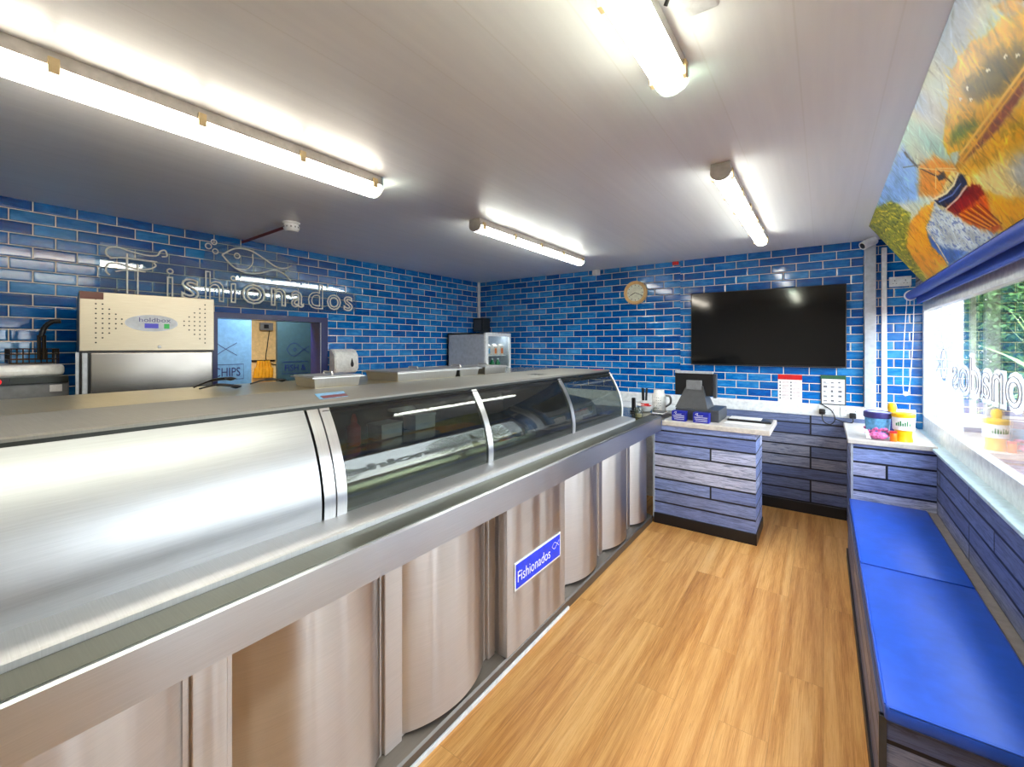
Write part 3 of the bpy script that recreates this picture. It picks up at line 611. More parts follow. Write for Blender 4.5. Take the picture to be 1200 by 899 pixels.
# inside the heated cabinets
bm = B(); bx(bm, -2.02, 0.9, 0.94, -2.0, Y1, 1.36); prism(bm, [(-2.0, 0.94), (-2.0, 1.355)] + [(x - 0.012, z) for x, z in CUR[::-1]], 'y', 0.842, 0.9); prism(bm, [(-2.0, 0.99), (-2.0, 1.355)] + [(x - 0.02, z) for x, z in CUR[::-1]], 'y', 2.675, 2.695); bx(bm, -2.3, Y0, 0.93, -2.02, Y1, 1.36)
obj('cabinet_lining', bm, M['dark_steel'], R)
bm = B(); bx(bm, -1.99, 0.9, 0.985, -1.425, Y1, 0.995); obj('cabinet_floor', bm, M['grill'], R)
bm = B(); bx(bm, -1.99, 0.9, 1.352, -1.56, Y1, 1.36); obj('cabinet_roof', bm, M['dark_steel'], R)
ch = [(-1.50 - 0.0, 1.0)] + [(-1.66 + 0.16 * math.cos(t), 1.02 + 0.11 * math.sin(t)) for t in [PI * i / 24 for i in range(13)]] + [(-1.92, 1.13)]
bm = B(); sheet(bm, ch, 0.96, 2.36, 0.006); obj('curved_sheet', bm, M['polish'], R, smooth=40)  # curved sheet added to stand in for a bright reflected band
bm = B(); sheet(bm, [(-1.60, 1.0), (-1.615, 1.08), (-1.66, 1.13), (-1.95, 1.17)], 2.72, 3.5, 0.006); obj('curved_sheet', bm, M['steel'], R, smooth=40)
bm = B(); bx(bm, -1.612, 3.2, 1.03, -1.604, 3.42, 1.09, 0.002); obj('price_card', bm, M['grey'], R)
bm = B()
for i in range(3): bx(bm, -1.74 + i * 0.055, 1.02, 1.3902, -1.70 + i * 0.055, 1.13, 1.3912)
bm.free()
bm = B(); prism(bm, [(-1.785, 1.03), (-1.785, 1.17), (-1.60, 1.07), (-1.59, 0.94)], 'z', 1.3895, 1.3912); st = obj('warning_sticker', bm, M['skyprint'], R)
bm = B(); prism(bm, [(-1.69, 1.0), (-1.69, 1.12), (-1.61, 1.075), (-1.60, 0.96)], 'z', 1.391, 1.3922); obj('sticker_print', bm, M['maroon'], st)
bm = B()
for i in range(4): bx(bm, -1.74 + 0.03 * i, 2.62, 1.3895, -1.725 + 0.03 * i, 2.72, 1.3915)
obj('vent_slots', bm, M['black'], R)
bm = B(); bx(bm, -1.62, 3.45, 1.3895, -1.56, 3.57, 1.392, 0.001); obj('red_badge', bm, M['red'], R)
bm = B(); bx(bm, -2.3, Y1 + 0.012, 0.93, -1.31, 4.35, 0.962, 0.002); obj('end_worktop', bm, M['polish'], R)
# things standing in the first cabinet
t = thing('sauce_bottle', 'red squeeze bottle behind the first glass of the range', 'bottle', (-1.78, 1.22, 1.13))
bm = B(); lathe(bm, [(0.03, 0), (0.032, 0.01), (0.032, 0.085), (0.014, 0.105)], (-1.78, 1.22, 1.135), 20); obj('body', bm, M['red'], t, smooth=40)
bm = B(); lathe(bm, [(0.014, 0), (0.016, 0.014), (0.005, 0.045)], (-1.78, 1.22, 1.24), 16); obj('nozzle', bm, M['red'], t, smooth=40)
def carton(name, label, x, y, z, w, d, h, rz, mat, lidmat, group=None):
    t = thing(name, label, 'box', (x, y, z), rz, group)
    bm = B(); bx(bm, -w / 2, -d / 2, 0, w / 2, d / 2, h * 0.8, 0.004); obj('body', bm, mat, t, world=False)
    bm = B(); bx(bm, -w / 2 - 0.004, -d / 2 - 0.004, h * 0.8, w / 2 + 0.004, d / 2 + 0.004, h, 0.004); obj('lid', bm, lidmat, t, world=False)
carton('food_box', 'white food box beside the red bottle behind cabinet glass', -1.82, 1.43, 1.135, 0.1, 0.14, 0.075, 0.1, M['paper'], M['white'], 'food boxes in the range')
carton('food_box', 'white food box farthest from the red bottle behind cabinet glass', -1.86, 1.70, 1.135, 0.1, 0.15, 0.085, 0.0, M['paper'], M['white'], 'food boxes in the range')
t = thing('upturned_funnel', 'white funnel hanging at the top of the first glass cabinet', 'funnel', (-1.80, 1.52, 1.352))
bm = B(); lathe(bm, [(0.075, -0.09), (0.07, -0.075), (0.03, -0.05), (0.022, 0)], (-1.80, 1.52, 1.351), 24); obj('funnel_body', bm, M['ceramic'], t, smooth=40)

# ------------------------------------------------------------------ steel trays on the range
def tray(label, x, y, w, d, rz=0, first=[None]):
    t = thing('serving_tray', label, 'tray', (x, y, 1.389), rz, 'steel trays on the range')
    hw, hd, h, s = w / 2, d / 2, 0.05, 0.008
    bm = B()
    def ring(a, c, z): return [bm.verts.new(p) for p in ((-a, -c, z), (a, -c, z), (a, c, z), (-a, c, z))]
    rs = [ring(hw + 0.016, hd + 0.016, h + 0.002), ring(hw + 0.016, hd + 0.016, h - 0.003), ring(hw, hd, h - 0.003), ring(hw - s, hd - s, 0.0), ring(hw - s - 0.002, hd - s - 0.002, 0.004), ring(hw - 0.003, hd - 0.003, h + 0.002)]
    for a, c in zip(rs, rs[1:] + rs[:1]):
        if a is rs[3]: pass
        for j in range(4): bm.faces.new((a[j], a[(j + 1) % 4], c[(j + 1) % 4], c[j]))
    bm.faces.new(rs[3]); bm.faces.new(rs[4][::-1])
    obj('pan', bm, M['polish_light'], t, world=False)
    bm = B(); bx(bm, -hw - 0.004, -hd - 0.004, h + 0.003, hw + 0.004, hd + 0.004, h + 0.008, 0.003)
    tube(bm, [(-0.05, 0, h + 0.008), (-0.04, 0, h + 0.022), (0.04, 0, h + 0.022), (0.05, 0, h + 0.008)], 0.005, 8)
    obj('lid', bm, M['polish_light'], t, world=False)
M['polish_light'] = brushed('tray_steel', (206, 206, 206), 0.34, (1, 30, 1), 0.01)
tray('open steel tray nearest the blue doorway, first in the row on the range', -2.14, 1.31, 0.22, 0.25, -0.08)
tray('steel tray with a scratched lid, second in the row on the range', -2.16, 1.92, 0.30, 0.50)
tray('steel tray third in the row from the doorway on the range', -2.14, 2.25 + 0.05, 0.26, 0.20)
tray('steel tray last in the row, nearest the drinks cooler', -2.14, 2.60, 0.26, 0.26)

# ------------------------------------------------------------------ hot holding cabinet
th = -0.15
F = thing('holding_cabinet', 'tall stainless holding cabinet with vent holes behind the range', 'cabinet', (-3.36, 0.565, 0), th)
# local frame: x = outwards (towards the customer), y = along the front, front face at x=0
bm = B(); bx(bm, -0.62, 0, 0, -0.02, 0.63, 1.905, 0.004); obj('body', bm, M['charcoal'], F, world=False)
bm = B(); bx(bm, -0.02, 0, 1.568, 0.0, 0.632, 1.905, 0.004); fp = obj('control_panel', bm, M['warm_steel'], F, world=False)
bm = B(); bx(bm, -0.02, 0.045, 0.9, 0.012, 0.622, 1.558, 0.006); dr = obj('cabinet_door', bm, M['door_steel'], F, world=False)
bm = B(); bx(bm, -0.02, -0.014, 0.9, 0.008, 0.0, 1.562, 0.002); bx(bm, -0.02, 0.012, 0.9, 0.02, 0.034, 1.558, 0.004); obj('door_handle', bm, M['lightgrey'], dr, world=False)
bm = B(); prism(bm, [(0.5 * 0.63 + 0.125 * math.cos(2 * PI * i / 36), 1.735 + 0.05 * math.sin(2 * PI * i / 36)) for i in range(36)], 'x', 0.0, 0.002); bd = obj('oval_badge', bm, M['lightgrey'], fp, world=False)
def local_text(s, o, w, h, d): return text_bm(s, '+x', o, w, h, d)
obj('badge_lettering', local_text('holdbox', (0.0021, 0.255, 1.742), 0.15, 0.026, 0.001), M['purple'], fp, world=False)
bm = B(); bx(bm, 0.0015, 0.28, 1.705, 0.004, 0.345, 1.733); obj('display', bm, M['display'], fp, world=False)
bm = B(); bx(bm, 0.0015, 0.372, 1.704, 0.005, 0.398, 1.733); obj('switch', bm, M['led'], fp, world=False)
cols = [(0.068, 0, 10), (0.096, 1, 8), (0.124, 2, 6), (0.152, 3, 4), (0.178, 4, 2)]
for side in (0, 1):
    bm = B()
    for y, a, k in cols:
        yy = 0.65 - y if side else y
        for i in range(k): lathe(bm, [(0.0045, 0.0), (0.0045, 0.0012)], (0.0, yy, 1.87 - 0.0275 * a - 0.0275 * i - 0.006), 8, 'x')
    obj('vent_holes', bm, M['black'], fp, world=False)
bm = B(); bx(bm, 0, 0.004, 1.862, 0.003, 0.1, 1.902, 0.001); obj('maker_badge', bm, M['brown'], fp, world=False)
bm = B(); lathe(bm, [(0.009, 0), (0.008, 0.004)], (0, 0.35, 1.592), 16, 'x'); obj('lock', bm, M['lightgrey'], fp, world=False)

# ------------------------------------------------------------------ back bench with small fryer
bb = thing('back_bench', 'steel bench against the left wall under the small fryer', 'bench', (-3.9, -0.2, 0))
bm = B(); bx(bm, -4.19, -1.2, 0.87, -3.5, 0.5, 0.9, 0.004); obj('bench_top', bm, M['steel'], bb)
for x in (-4.15, -3.56):
    for y in (-1.15, 0.45):
        bm = B(); bx(bm, x - 0.02, y - 0.02, 0, x + 0.02, y + 0.02, 0.87); obj('leg', bm, M['steel'], bb)
fy = thing('countertop_fryer', 'grey countertop fryer with a red knob and wire basket, far left', 'fryer', (-3.85, 0.2, 0.9))
bm = B(); bx(bm, -4.12, -0.30, 0.9, -3.60, 0.565, 1.395, 0.006); obj('body', bm, M['grey'], fy)
bm = B(); bx(bm, -3.605, -0.30, 1.385, -3.585, 0.56, 1.425, 0.003); obj('control_strip', bm, M['dark_steel'], fy)
bm = B(); bx(bm, -3.587, -0.1, 1.385, -3.58, 0.335, 1.425, 0.002); obj('control_plate', bm, M['black'], fy)
bm = B(); lathe(bm, [(0.018, 0), (0.016, 0.012), (0.008, 0.016)], (-3.58, 0.287, 1.404), 18, 'x'); obj('red_knob', bm, M['knob_glow'], fy, smooth=40)
bm = B(); bx(bm, -3.5995, 0.485, 1.335, -3.597, 0.535, 1.375); obj('rating_label', bm, M['paper'], fy)
bm = B(); bx(bm, -4.1, -0.3, 1.428, -3.58, 0.545, 1.492, 0.02, 3); bx(bm, -4.1, -0.28, 1.395, -3.62, 0.52, 1.43); obj('tank_lid', bm, M['ceramic'], fy, smooth=40)
bk = thing('fry_basket', 'dark wire fry basket with upright handle on the small fryer', 'basket', (-3.78, 0.45, 1.492))
bm = B()
for i in range(9):
    y = 0.345 + i * 0.024
    tube(bm, [(-3.70, y, 1.58), (-3.70, y, 1.497), (-3.9, y, 1.497), (-3.9, y, 1.58)], 0.002, 5)
for i in range(9):
    x = -3.9 + i * 0.025
    tube(bm, [(x, 0.345, 1.58), (x, 0.345, 1.497), (x, 0.537, 1.497), (x, 0.537, 1.58)], 0.002, 5)
for z in (1.52, 1.55, 1.58): tube(bm, [(-3.9, 0.345, z), (-3.7, 0.345, z), (-3.7, 0.537, z), (-3.9, 0.537, z)], 0.003, 6, True)
obj('wire_cage', bm, M['mesh'], bk)
bm = B(); tube(bm, [(-3.69, 0.455, 1.52), (-3.69, 0.455, 1.66)], 0.009, 8); tube(bm, [(-3.69, 0.475, 1.52), (-3.69, 0.475, 1.66)], 0.009, 8); obj('bracket', bm, M['mesh'], bk)
bm = B(); tube(bm, bez([(-3.69, 0.463, 1.65), (-3.69, 0.475, 1.70), (-3.68, 0.50, 1.735), (-3.67, 0.54, 1.745)]), [0.012, 0.013, 0.014] * 8 + [0.013], 10); obj('handle', bm, M['black'], bk, smooth=50)
def ladle(label, p, q, r):
    bm = B(); tube(bm, bez([p, tuple((a + c) / 2 + (0, 0, 0.012)[i] for i, (a, c) in enumerate(zip(p, q))), q]), [0.004] * 8 + [0.007] * 9, 8)
    lathe(bm, [(0.004, -0.012), (0.02, -0.006), (0.026, 0.0), (0.004, 0.006)], q, 12)
    o = obj('serving_spoon', bm, M['black'], smooth=40, base=p); tag(o, label, 'spoon', 'black spoons by the range')
ladle('black spoon lying just right of the holding cabinet, upper one', (-2.52, 0.83, 1.394), (-2.36, 0.93, 1.44), 0)
ladle('black spoon flat on the shelf right of the holding cabinet', (-2.42, 0.82, 1.394), (-2.30, 0.93, 1.405), 0)
ladle('black spoon on the shelf in front of the cream doorway wall', (-2.50, 1.08, 1.394), (-2.44, 1.22, 1.41), 0)

# ------------------------------------------------------------------ acrylic sign on the left wall
SG = thing('acrylic_wall_sign', 'clear acrylic sign with outlined letters and fish on the left tiled wall', 'sign', (-4.13, 1.8, 2.2))
sx0 = -4.125
plate = [(0.80, 1.93), (0.80, 2.33), (1.2, 2.32), (1.42, 2.27), (1.45, 2.44), (1.6, 2.485), (2.0, 2.46), (2.2, 2.40), (2.2, 2.24), (2.52, 2.21), (2.86, 2.15), (2.86, 1.97), (2.3, 1.93)]
bm = B(); prism(bm, plate, 'x', sx0 - 0.004, sx0); obj('backing_plate', bm, M['acrylic'], SG)
bm = B(); bx0 = (sx0 + 0.006, 0, 0)
def ln(pts, r=0.006, closed=False): line_on(bm, pts, '+x', bx0, r, closed)
# capital F: twin uprights with two flowing bars
ln([(0.945, 1.96), (0.945, 2.27)]); ln([(1.005, 1.96), (1.005, 2.20)]); ln([(0.93, 1.96), (1.03, 1.96)])
ln(bez([(0.86, 2.22), (0.83, 2.25), (0.84, 2.29), (0.89, 2.305), (0.98, 2.285), (1.06, 2.275), (1.12, 2.285), (1.14, 2.32), (1.17, 2.33), (1.18, 2.29), (1.15, 2.28)]))
ln(bez([(0.85, 2.22), (0.92, 2.235), (1.02, 2.235), (1.12, 2.235)]))
ln(bez([(0.85, 2.10), (0.83, 2.13), (0.845, 2.18), (0.90, 2.19), (0.98, 2.17), (1.06, 2.17), (1.11, 2.20), (1.10, 2.225)])); ln(bez([(0.88, 2.13), (0.95, 2.15), (1.05, 2.15)]))
obj('letter_tube', bm, M['tube'], SG, smooth=50)
def letter(ch, y, w, h, z=1.965):
    obj('letter_tube', text_bm(ch, '+x', (sx0 + 0.001, y, z), w, h, 0, 0.0055), M['tube'], SG)
for chh, y, w, h in (('i', 1.175, 0.05, 0.235), ('s', 1.27, 0.125, 0.17), ('h', 1.435, 0.14, 0.25), ('i', 1.62, 0.05, 0.235), ('o', 1.71, 0.20, 0.18), ('n', 1.955, 0.14, 0.17), ('a', 2.14, 0.13, 0.16), ('d', 2.31, 0.16, 0.25), ('o', 2.51, 0.16, 0.165), ('s', 2.70, 0.11, 0.16)): letter(chh, y, w, h)
bm = B()
ln(bez([(1.56, 2.365), (1.66, 2.435), (1.78, 2.44), (1.90, 2.385), (2.0, 2.33), (2.08, 2.325), (2.15, 2.36)]), 0.007)
ln(bez([(1.56, 2.365), (1.64, 2.28), (1.74, 2.24), (1.86, 2.25), (1.98, 2.295), (2.08, 2.27), (2.14, 2.215)]), 0.007)
ln(bez([(1.80, 2.41), (1.80, 2.33), (1.75, 2.27), (1.66, 2.265)]), 0.005); ln(circ((1.675, 2.375), 0.022), 0.005, True)
for c, r in (((1.50, 2.46), 0.02), ((1.46, 2.42), 0.022), ((1.51, 2.385), 0.02)): ln(circ(c, r), 0.005, True)
obj('fish_tube', bm, M['tube'], SG, smooth=50)
bm = B()
bm.free()
for y, z in ((0.9, 2.0), (1.3, 2.0), (1.7, 2.38), (2.1, 2.3), (2.5, 2.0), (2.8, 2.0)): obj('standoff', lathe(B(), [(0.008, 0.001), (0.008, 0.07)], (XL, y, z), 10, 'x'), M['lightgrey'], SG)

# ------------------------------------------------------------------ back room seen through the doorway
def leaf_door(label, x, y0, y1, z1, mat, words, ty, tz, tw, tsz, fish):
    t = thing('door_leaf', label, 'door', (x, (y0 + y1) / 2, 0))
    bm = B(); bx(bm, x - 0.04, y0, 0.01, x, y1, z1, 0.003); obj('panel', bm, mat, t)
    bm = B(); 
    flat_band(bm, [(ty - 0.03, tz - 0.03), (ty + tw + 0.03, tz - 0.03), (ty + tw + 0.03, tz + tsz + 0.03), (ty - 0.03, tz + tsz + 0.03)], '+x', (x, 0, 0), 0.006, 0.0015, True); obj('lettering_frame', bm, M['navy'], t)
    obj('lettering', text_bm(words, '+x', (x + 0.001, ty, tz), tw, tsz, 0.0015), M['navy'], t)
    fyy, fz, fs = fish; bm = B()
    for pts in ([(0, 0), (.18, .24), (.42, .26), (.7, .05), (1, -.14)], [(0, 0), (.18, -.24), (.42, -.26), (.7, -.05), (1, .14)], [(.3, .0), (.36, .07), (.42, 0), (.36, -.07), (.3, 0)]):
        flat_band(bm, [(fyy + p[0] * fs, fz + p[1] * fs) for p in bez(pts)], '+x', (x, 0, 0), 0.006, 0.0015)
    obj('fish_outline', bm, M['navy'], t)
leaf_door('pale blue door with the word CHIPS seen through the doorway', -4.7, 1.2, 2.045, 1.96, M['door_blue'], '& CHIPS', 1.625, 1.30, 0.315, 0.085, (1.47, 1.565, 0.44))
leaf_door('dull teal door with a fish outline seen through the doorway', -4.9, 2.40, 2.83, 1.9, M['door_teal'], 'FISH &', 2.48, 1.315, 0.24, 0.07, (2.50, 1.555, 0.26))
wb = thing('wall_box', 'small grey box with a hanging cable on the cream wall', 'box', (-5.99, 2.75, 1.83))
bm = B(); bx(bm, -6.0, 2.70, 1.80, -5.95, 2.86, 1.90, 0.006); obj('box_case', bm, M['grey'], wb)
bm = B(); bx(bm, -5.95, 2.74, 1.825, -5.947, 2.80, 1.875); obj('box_screen', bm, M['black'], wb)
bm = B(); tube(bm, bez([(-5.97, 2.82, 1.80), (-5.985, 2.80, 1.6), (-5.985, 2.79, 1.4), (-5.98, 2.95, 1.33)]), 0.006, 6); obj('cable', bm, M['black'], wb)
ap = thing('hanging_cloths', 'yellow cloths hanging on the cream wall of the back room', 'cloth', (-5.95, 2.7, 1.25))
bm = B(); rr = random.Random(9)
for k in range(5): tube(bm, bez([(-5.96, 2.68 + k * 0.03, 1.40), (-5.95, 2.66 + k * 0.04, 1.3), (-5.95, 2.64 + k * 0.045, 1.18)]), [0.02] * 8 + [0.035] * 8 + [0.03], 8)
obj('cloth_folds', bm, M['fabric_yellow'], ap, smooth=60)
bm = B(); bx(bm, -6.0, 2.6, 1.39, -5.98, 2.9, 1.41); lathe(bm, [(0.006, 0), (0.006, 0.05)], (-5.99, 2.74, 1.40), 8, 'x'); obj('hook_rail', bm, M['mesh'], ap)
bm = B(); bx(bm, -6.0, 2.42, 1.27, -5.96, 2.56, 1.36, 0.02, 3); o = obj('red_orange_bag', bm, M['orange'], smooth=40, base=(-5.98, 2.5, 1.27)); tag(o, 'orange red bag left of the yellow cloths in the back room', 'bag')
bm = B(); bx(bm, -5.99, 1.6, 0.0, -5.5, 3.6, 0.95, 0.006); o = obj('back_room_counter', bm, M['worktop'], base=(-5.75, 2.6, 0)); tag(o, 'pale counter along the cream wall of the back room', 'counter')
bl_ = bpy.data.lights.new('back_room_fill', 'AREA'); bl_.energy = 16; bl_.size = 0.25; bl_.color = (1, 0.9, 0.72)  # unseen fill light, added to brighten the door faces
bo = bpy.data.objects.new('back_room_fill', bl_); COL.objects.link(bo); bo.location = (-4.52, 2.2, 2.36)

# ------------------------------------------------------------------ towel dispenser, detector, boxes on walls
pd = thing('towel_dispenser', 'white paper towel dispenser with black drop mark on left wall', 'dispenser', (-4.14, 2.68, 1.3))
bm = B(); prism(bm, [(XL + 0.001, 1.31), (XL + 0.09, 1.31), (XL + 0.125, 1.36), (XL + 0.115, 1.50), (XL + 0.07, 1.555), (XL + 0.001, 1.565)], 'y', 2.58, 2.86)
bmesh.ops.bevel(bm, geom=list(bm.edges), offset=0.012, segments=3, affect='EDGES'); obj('cover', bm, M['ceramic'], pd, smooth=50)
bm = B(); prism(bm, [(2.775 + 0.018 * math.sin(t) * (1 if 1 else 0), 1.40 - 0.028 * math.cos(t)) for t in [2 * PI * i / 20 for i in range(8)]] + [(2.775, 1.465)] + [(2.775 + 0.018 * math.sin(t), 1.40 - 0.028 * math.cos(t)) for t in [2 * PI * i / 20 for i in range(13, 20)]], 'x', XL + 0.115, XL + 0.126); obj('drop_window', bm, M['black'], pd)
sd_ = thing('smoke_detector', 'white smoke detector on a dark red pipe under the ceiling', 'detector', (-3.3, 1.72, 2.5))
bm = B(); lathe(bm, [(0.02, -0.075), (0.045, -0.07), (0.055, -0.05), (0.055, -0.03), (0.05, -0.028), (0.05, -0.015), (0.06, -0.012), (0.06, 0)], (-3.30, 1.72, ZC - 0.002), 28); obj('sensor_head', bm, M['white'], sd_, smooth=30)
bm = B(); tube(bm, [(-3.34, 1.72, 2.518), (-4.19, 1.75, 2.518)], 0.012, 10); obj('red_pipe', bm, M['maroon'], sd_, smooth=60)
bm = B()
for i in range(12): 
    a = 2 * PI * i / 12; bx(bm, -3.30 + 0.054 * math.cos(a) - 0.004, 1.72 + 0.054 * math.sin(a) - 0.004, 2.493, -3.30 + 0.054 * math.cos(a) + 0.004, 1.72 + 0.054 * math.sin(a) + 0.004, 2.504)
obj('sensor_slots', bm, M['grey'], sd_)
sb = thing('corner_speaker', 'small black box below the white conduit in the far corner', 'speaker', (-4.08, 4.9, 1.8))
bm = B(); bx(bm, -4.18, 4.86, 1.80, -3.99, 5.02, 2.0, 0.006); obj('case', bm, M['black'], sb)
bm = B(); bx(bm, -4.16, 4.855, 1.82, -4.03, 4.861, 1.97, 0.002); obj('grille', bm, M['charcoal'], sb)
bm = B(); bx(bm, -4.18, 4.96, 2.0, -4.15, 4.99, ZC - 0.001); o = obj('white_conduit', bm, M['white'], base=(-4.165, 4.975, 2.0)); tag(o, 'white vertical conduit in the far tiled corner', 'conduit')
bm = B(); bx(bm, -2.34, YB - 0.05, 2.47, -2.25, YB - 0.001, 2.537, 0.005); bx(bm, -2.32, YB - 0.056, 2.485, -2.27, YB - 0.05, 2.52, 0.002); o = obj('junction_box', bm, M['white'], base=(-2.295, YB, 2.47)); tag(o, 'small white junction box at the top of the back wall', 'box')
bm = B(); bx(bm, -1.375, YB - 0.03, 2.5, -1.31, YB - 0.001, 2.536, 0.004); bx(bm, -1.36, YB - 0.036, 2.508, -1.325, YB - 0.03, 2.528); o = obj('red_call_point', bm, M['red'], base=(-1.34, YB, 2.5)); tag(o, 'tiny red box at the top of the back wall above the television', 'alarm')

# ------------------------------------------------------------------ drinks cooler in the far corner
dc = thing('drinks_cooler', 'grey glass-fronted drinks cooler in the far corner', 'fridge', (-3.82, 4.55, 0))
bm = B(); bx(bm, -4.15, 4.3, 0.05, -3.52, 4.32, 1.765); bx(bm, -4.15, 4.83, 0.05, -3.52, 4.85, 1.765); bx(bm, -4.15, 4.3, 0.05, -4.13, 4.85, 1.765); bx(bm, -4.15, 4.3, 1.745, -3.52, 4.85, 1.765); bx(bm, -4.15, 4.3, 0.05, -3.52, 4.85, 0.1)
obj('cabinet', bm, M['lightgrey'], dc)
for i, z in enumerate((1.27, 1.46)):
    bm = B(); bx(bm, -4.12, 4.325, z, -3.56, 4.825, z + 0.012); obj('shelf', bm, M['white'], dc)
bm = B(); bx(bm, -3.52, 4.3, 0.1, -3.49, 4.36, 1.765, 0.003); bx(bm, -3.52, 4.82, 0.1, -3.49, 4.85, 1.765, 0.003); bx(bm, -3.52, 4.36, 1.72, -3.49, 4.82, 1.765); bx(bm, -3.52, 4.36, 0.1, -3.49, 4.82, 0.16); df = obj('door_frame', bm, M['white'], dc)
bm = B(); bx(bm, -3.508, 4.36, 0.16, -3.503, 4.82, 1.72); obj('door_glass', bm, M['glass'], df)
bm = B(); bx(bm, -3.62, 4.4, 1.725, -3.56, 4.8, 1.743); obj('strip_light', bm, M['fridgelight'], dc)
bm = B(); bx(bm, -4.08, 4.296, 1.4, -3.9, 4.2995, 1.402); bm.free()
for i, (y, mt) in enumerate(((4.42, 'worktop'), (4.52, 'worktop'), (4.62, 'worktop'))):
    t = thing('drink_carton', ['pale carton nearest the door hinge on the cooler shelf', 'pale carton in the middle of the cooler shelf', 'pale carton nearest the back wall on the cooler shelf'][i], 'carton', (-3.66, y, 1.442), 0, 'cartons in the cooler')
    bm = B(); prism(bm, [(-0.035, 0), (0.035, 0), (0.035, 0.12), (0, 0.15), (-0.035, 0.12)], 'y', -0.035, 0.035); obj('carton_body', bm, M[mt], t, world=False)
    bm = B(); bx(bm, -0.036, -0.02, 0.02, 0.0365, 0.02, 0.09); obj('carton_print', bm, M['orange' if i else 'skyprint'], t, world=False)
    t.location = (-3.58, 4.44 + 0.14 * i, 1.473)
    if i == 0:
        pass
for i in range(3):
    y = 4.43 + i * 0.12
    t = thing('green_bottle', ['green bottle at the near side low in the cooler', 'green bottle in the middle low in the cooler', 'green bottle at the far side low in the cooler'][i], 'bottle', (-3.58, y, 1.283), 0, 'green bottles in the cooler')
    bm = B(); lathe(bm, [(0.032, 0), (0.034, 0.01), (0.034, 0.085), (0.014, 0.118), (0.014, 0.13)], (0, 0, 0), 18); obj('bottle_body', bm, M['green'], t, world=False, smooth=40)
    bm = B(); lathe(bm, [(0.016, 0), (0.016, 0.016)], (0, 0, 0.13), 14); obj('cap', bm, M['white'], t, world=False)
bm = B(); bx(bm, -4.12, 4.325, 1.105, -3.56, 4.825, 1.117); obj('shelf', bm, M['white'], dc)

# ------------------------------------------------------------------ back wall: clock, television, notices, sockets
ck = thing('wall_clock', 'round pale wooden wall clock on the blue tiles', 'clock', (-1.80, YB, 2.22))
cx, cz = -1.80, 2.222
bm = B(); lathe(bm, [(0.138, 0), (0.138, -0.03), (0.128, -0.04), (0.104, -0.034), (0.10, -0.02)], (cx, YB, cz), 40, 'y'); obj('rim', bm, M['wood_clock'], ck, smooth=40)
bm = B(); lathe(bm, [(0.101, -0.01), (0.101, -0.022)], (cx, YB, cz), 40, 'y'); obj('dial', bm, M['clockface'], ck)
bm = B()
for i in range(12):
    a = 2 * PI * i / 12; q = Vector((math.sin(a), math.cos(a))); flat_band(bm, [tuple(q * 0.08), tuple(q * 0.094)], '-y', (cx, YB - 0.0225, cz), 0.006)
obj('hour_marks', bm, M['brown'], ck)
bm = B(); tube(bm, [(cx, YB - 0.027, cz), (cx + 0.088, YB - 0.027, cz - 0.04)], 0.003, 6); obj('minute_hand', bm, M['black'], ck)
bm = B(); tube(bm, [(cx, YB - 0.026, cz), (cx - 0.06, YB - 0.026, cz - 0.032)], 0.004, 6); obj('hour_hand', bm, M['black'], ck)
tv = thing('wall_television', 'large black television mounted on the tiled back wall', 'television', (-0.49, YB, 1.78))
bm = B(); bx(bm, -1.165, 4.955, 1.395, 0.170, 4.985, 2.16, 0.004); obj('casing', bm, M['black'], tv)
bm = B(); bx(bm, -1.157, 4.953, 1.41, 0.162, 4.9555, 2.152); obj('screen', bm, M['screen'], tv)
bm = B(); bx(bm, -0.75, 4.985, 1.6, -0.25, YB - 0.018, 1.95); obj('wall_bracket', bm, M['mesh'], tv)
p1 = thing('allergy_notice', 'white notice with a red heading under the television', 'notice', (-0.265, YB, 1.19))
bm = B(); bx(bm, -0.364, YB - 0.022, 1.05, -0.167, YB - 0.0185, 1.318); obj('sheet', bm, M['paper'], p1)
bm = B(); bx(bm, -0.364, YB - 0.0235, 1.268, -0.167, YB - 0.0215, 1.318); obj('red_heading', bm, M['red'], p1)
bm = B()
for i in range(6):
    z = 1.24 - i * 0.031
    for x in (-0.352, -0.262): bx(bm, x, YB - 0.0235, z - 0.006, x + 0.012, YB - 0.0215, z + 0.008)
obj('icons', bm, M['print'], p1)
bm = B()
for i in range(6):
    z = 1.24 - i * 0.031
    for x in (-0.33, -0.24):
        for k in range(2): bx(bm, x, YB - 0.023, z - 0.006 + k * 0.011, x + 0.055, YB - 0.0216, z - 0.003 + k * 0.011)
obj('text_lines', bm, M['pinkprint'], p1)
p2 = thing('framed_notice', 'dark framed notice with a green heading beside the column', 'notice', (0.07, YB, 1.19))
bm = B(); bx(bm, -0.022, YB - 0.028, 1.05, 0.168, YB - 0.0185, 1.325, 0.002); obj('frame', bm, M['charcoal'], p2)
bm = B(); bx(bm, -0.012, YB - 0.0295, 1.06, 0.158, YB - 0.027, 1.288); obj('sheet', bm, M['paper'], p2)
bm = B(); bx(bm, -0.022, YB - 0.0305, 1.29, 0.168, YB - 0.027, 1.322); obj('green_heading', bm, M['darkgreen'], p2)
bm = B(); rr = random.Random(4)
for i in range(5):
    for j in range(3):
        z = 1.265 - i * 0.043; x = 0.0 + j * 0.055; bx(bm, x, YB - 0.0305, z - 0.012, x + rr.uniform(0.015, 0.03), YB - 0.029, z + rr.uniform(-0.004, 0.008))
        bx(bm, x, YB - 0.0302, z - 0.02, x + 0.04, YB - 0.029, z - 0.017)
obj('pictograms', bm, M['print'], p2)
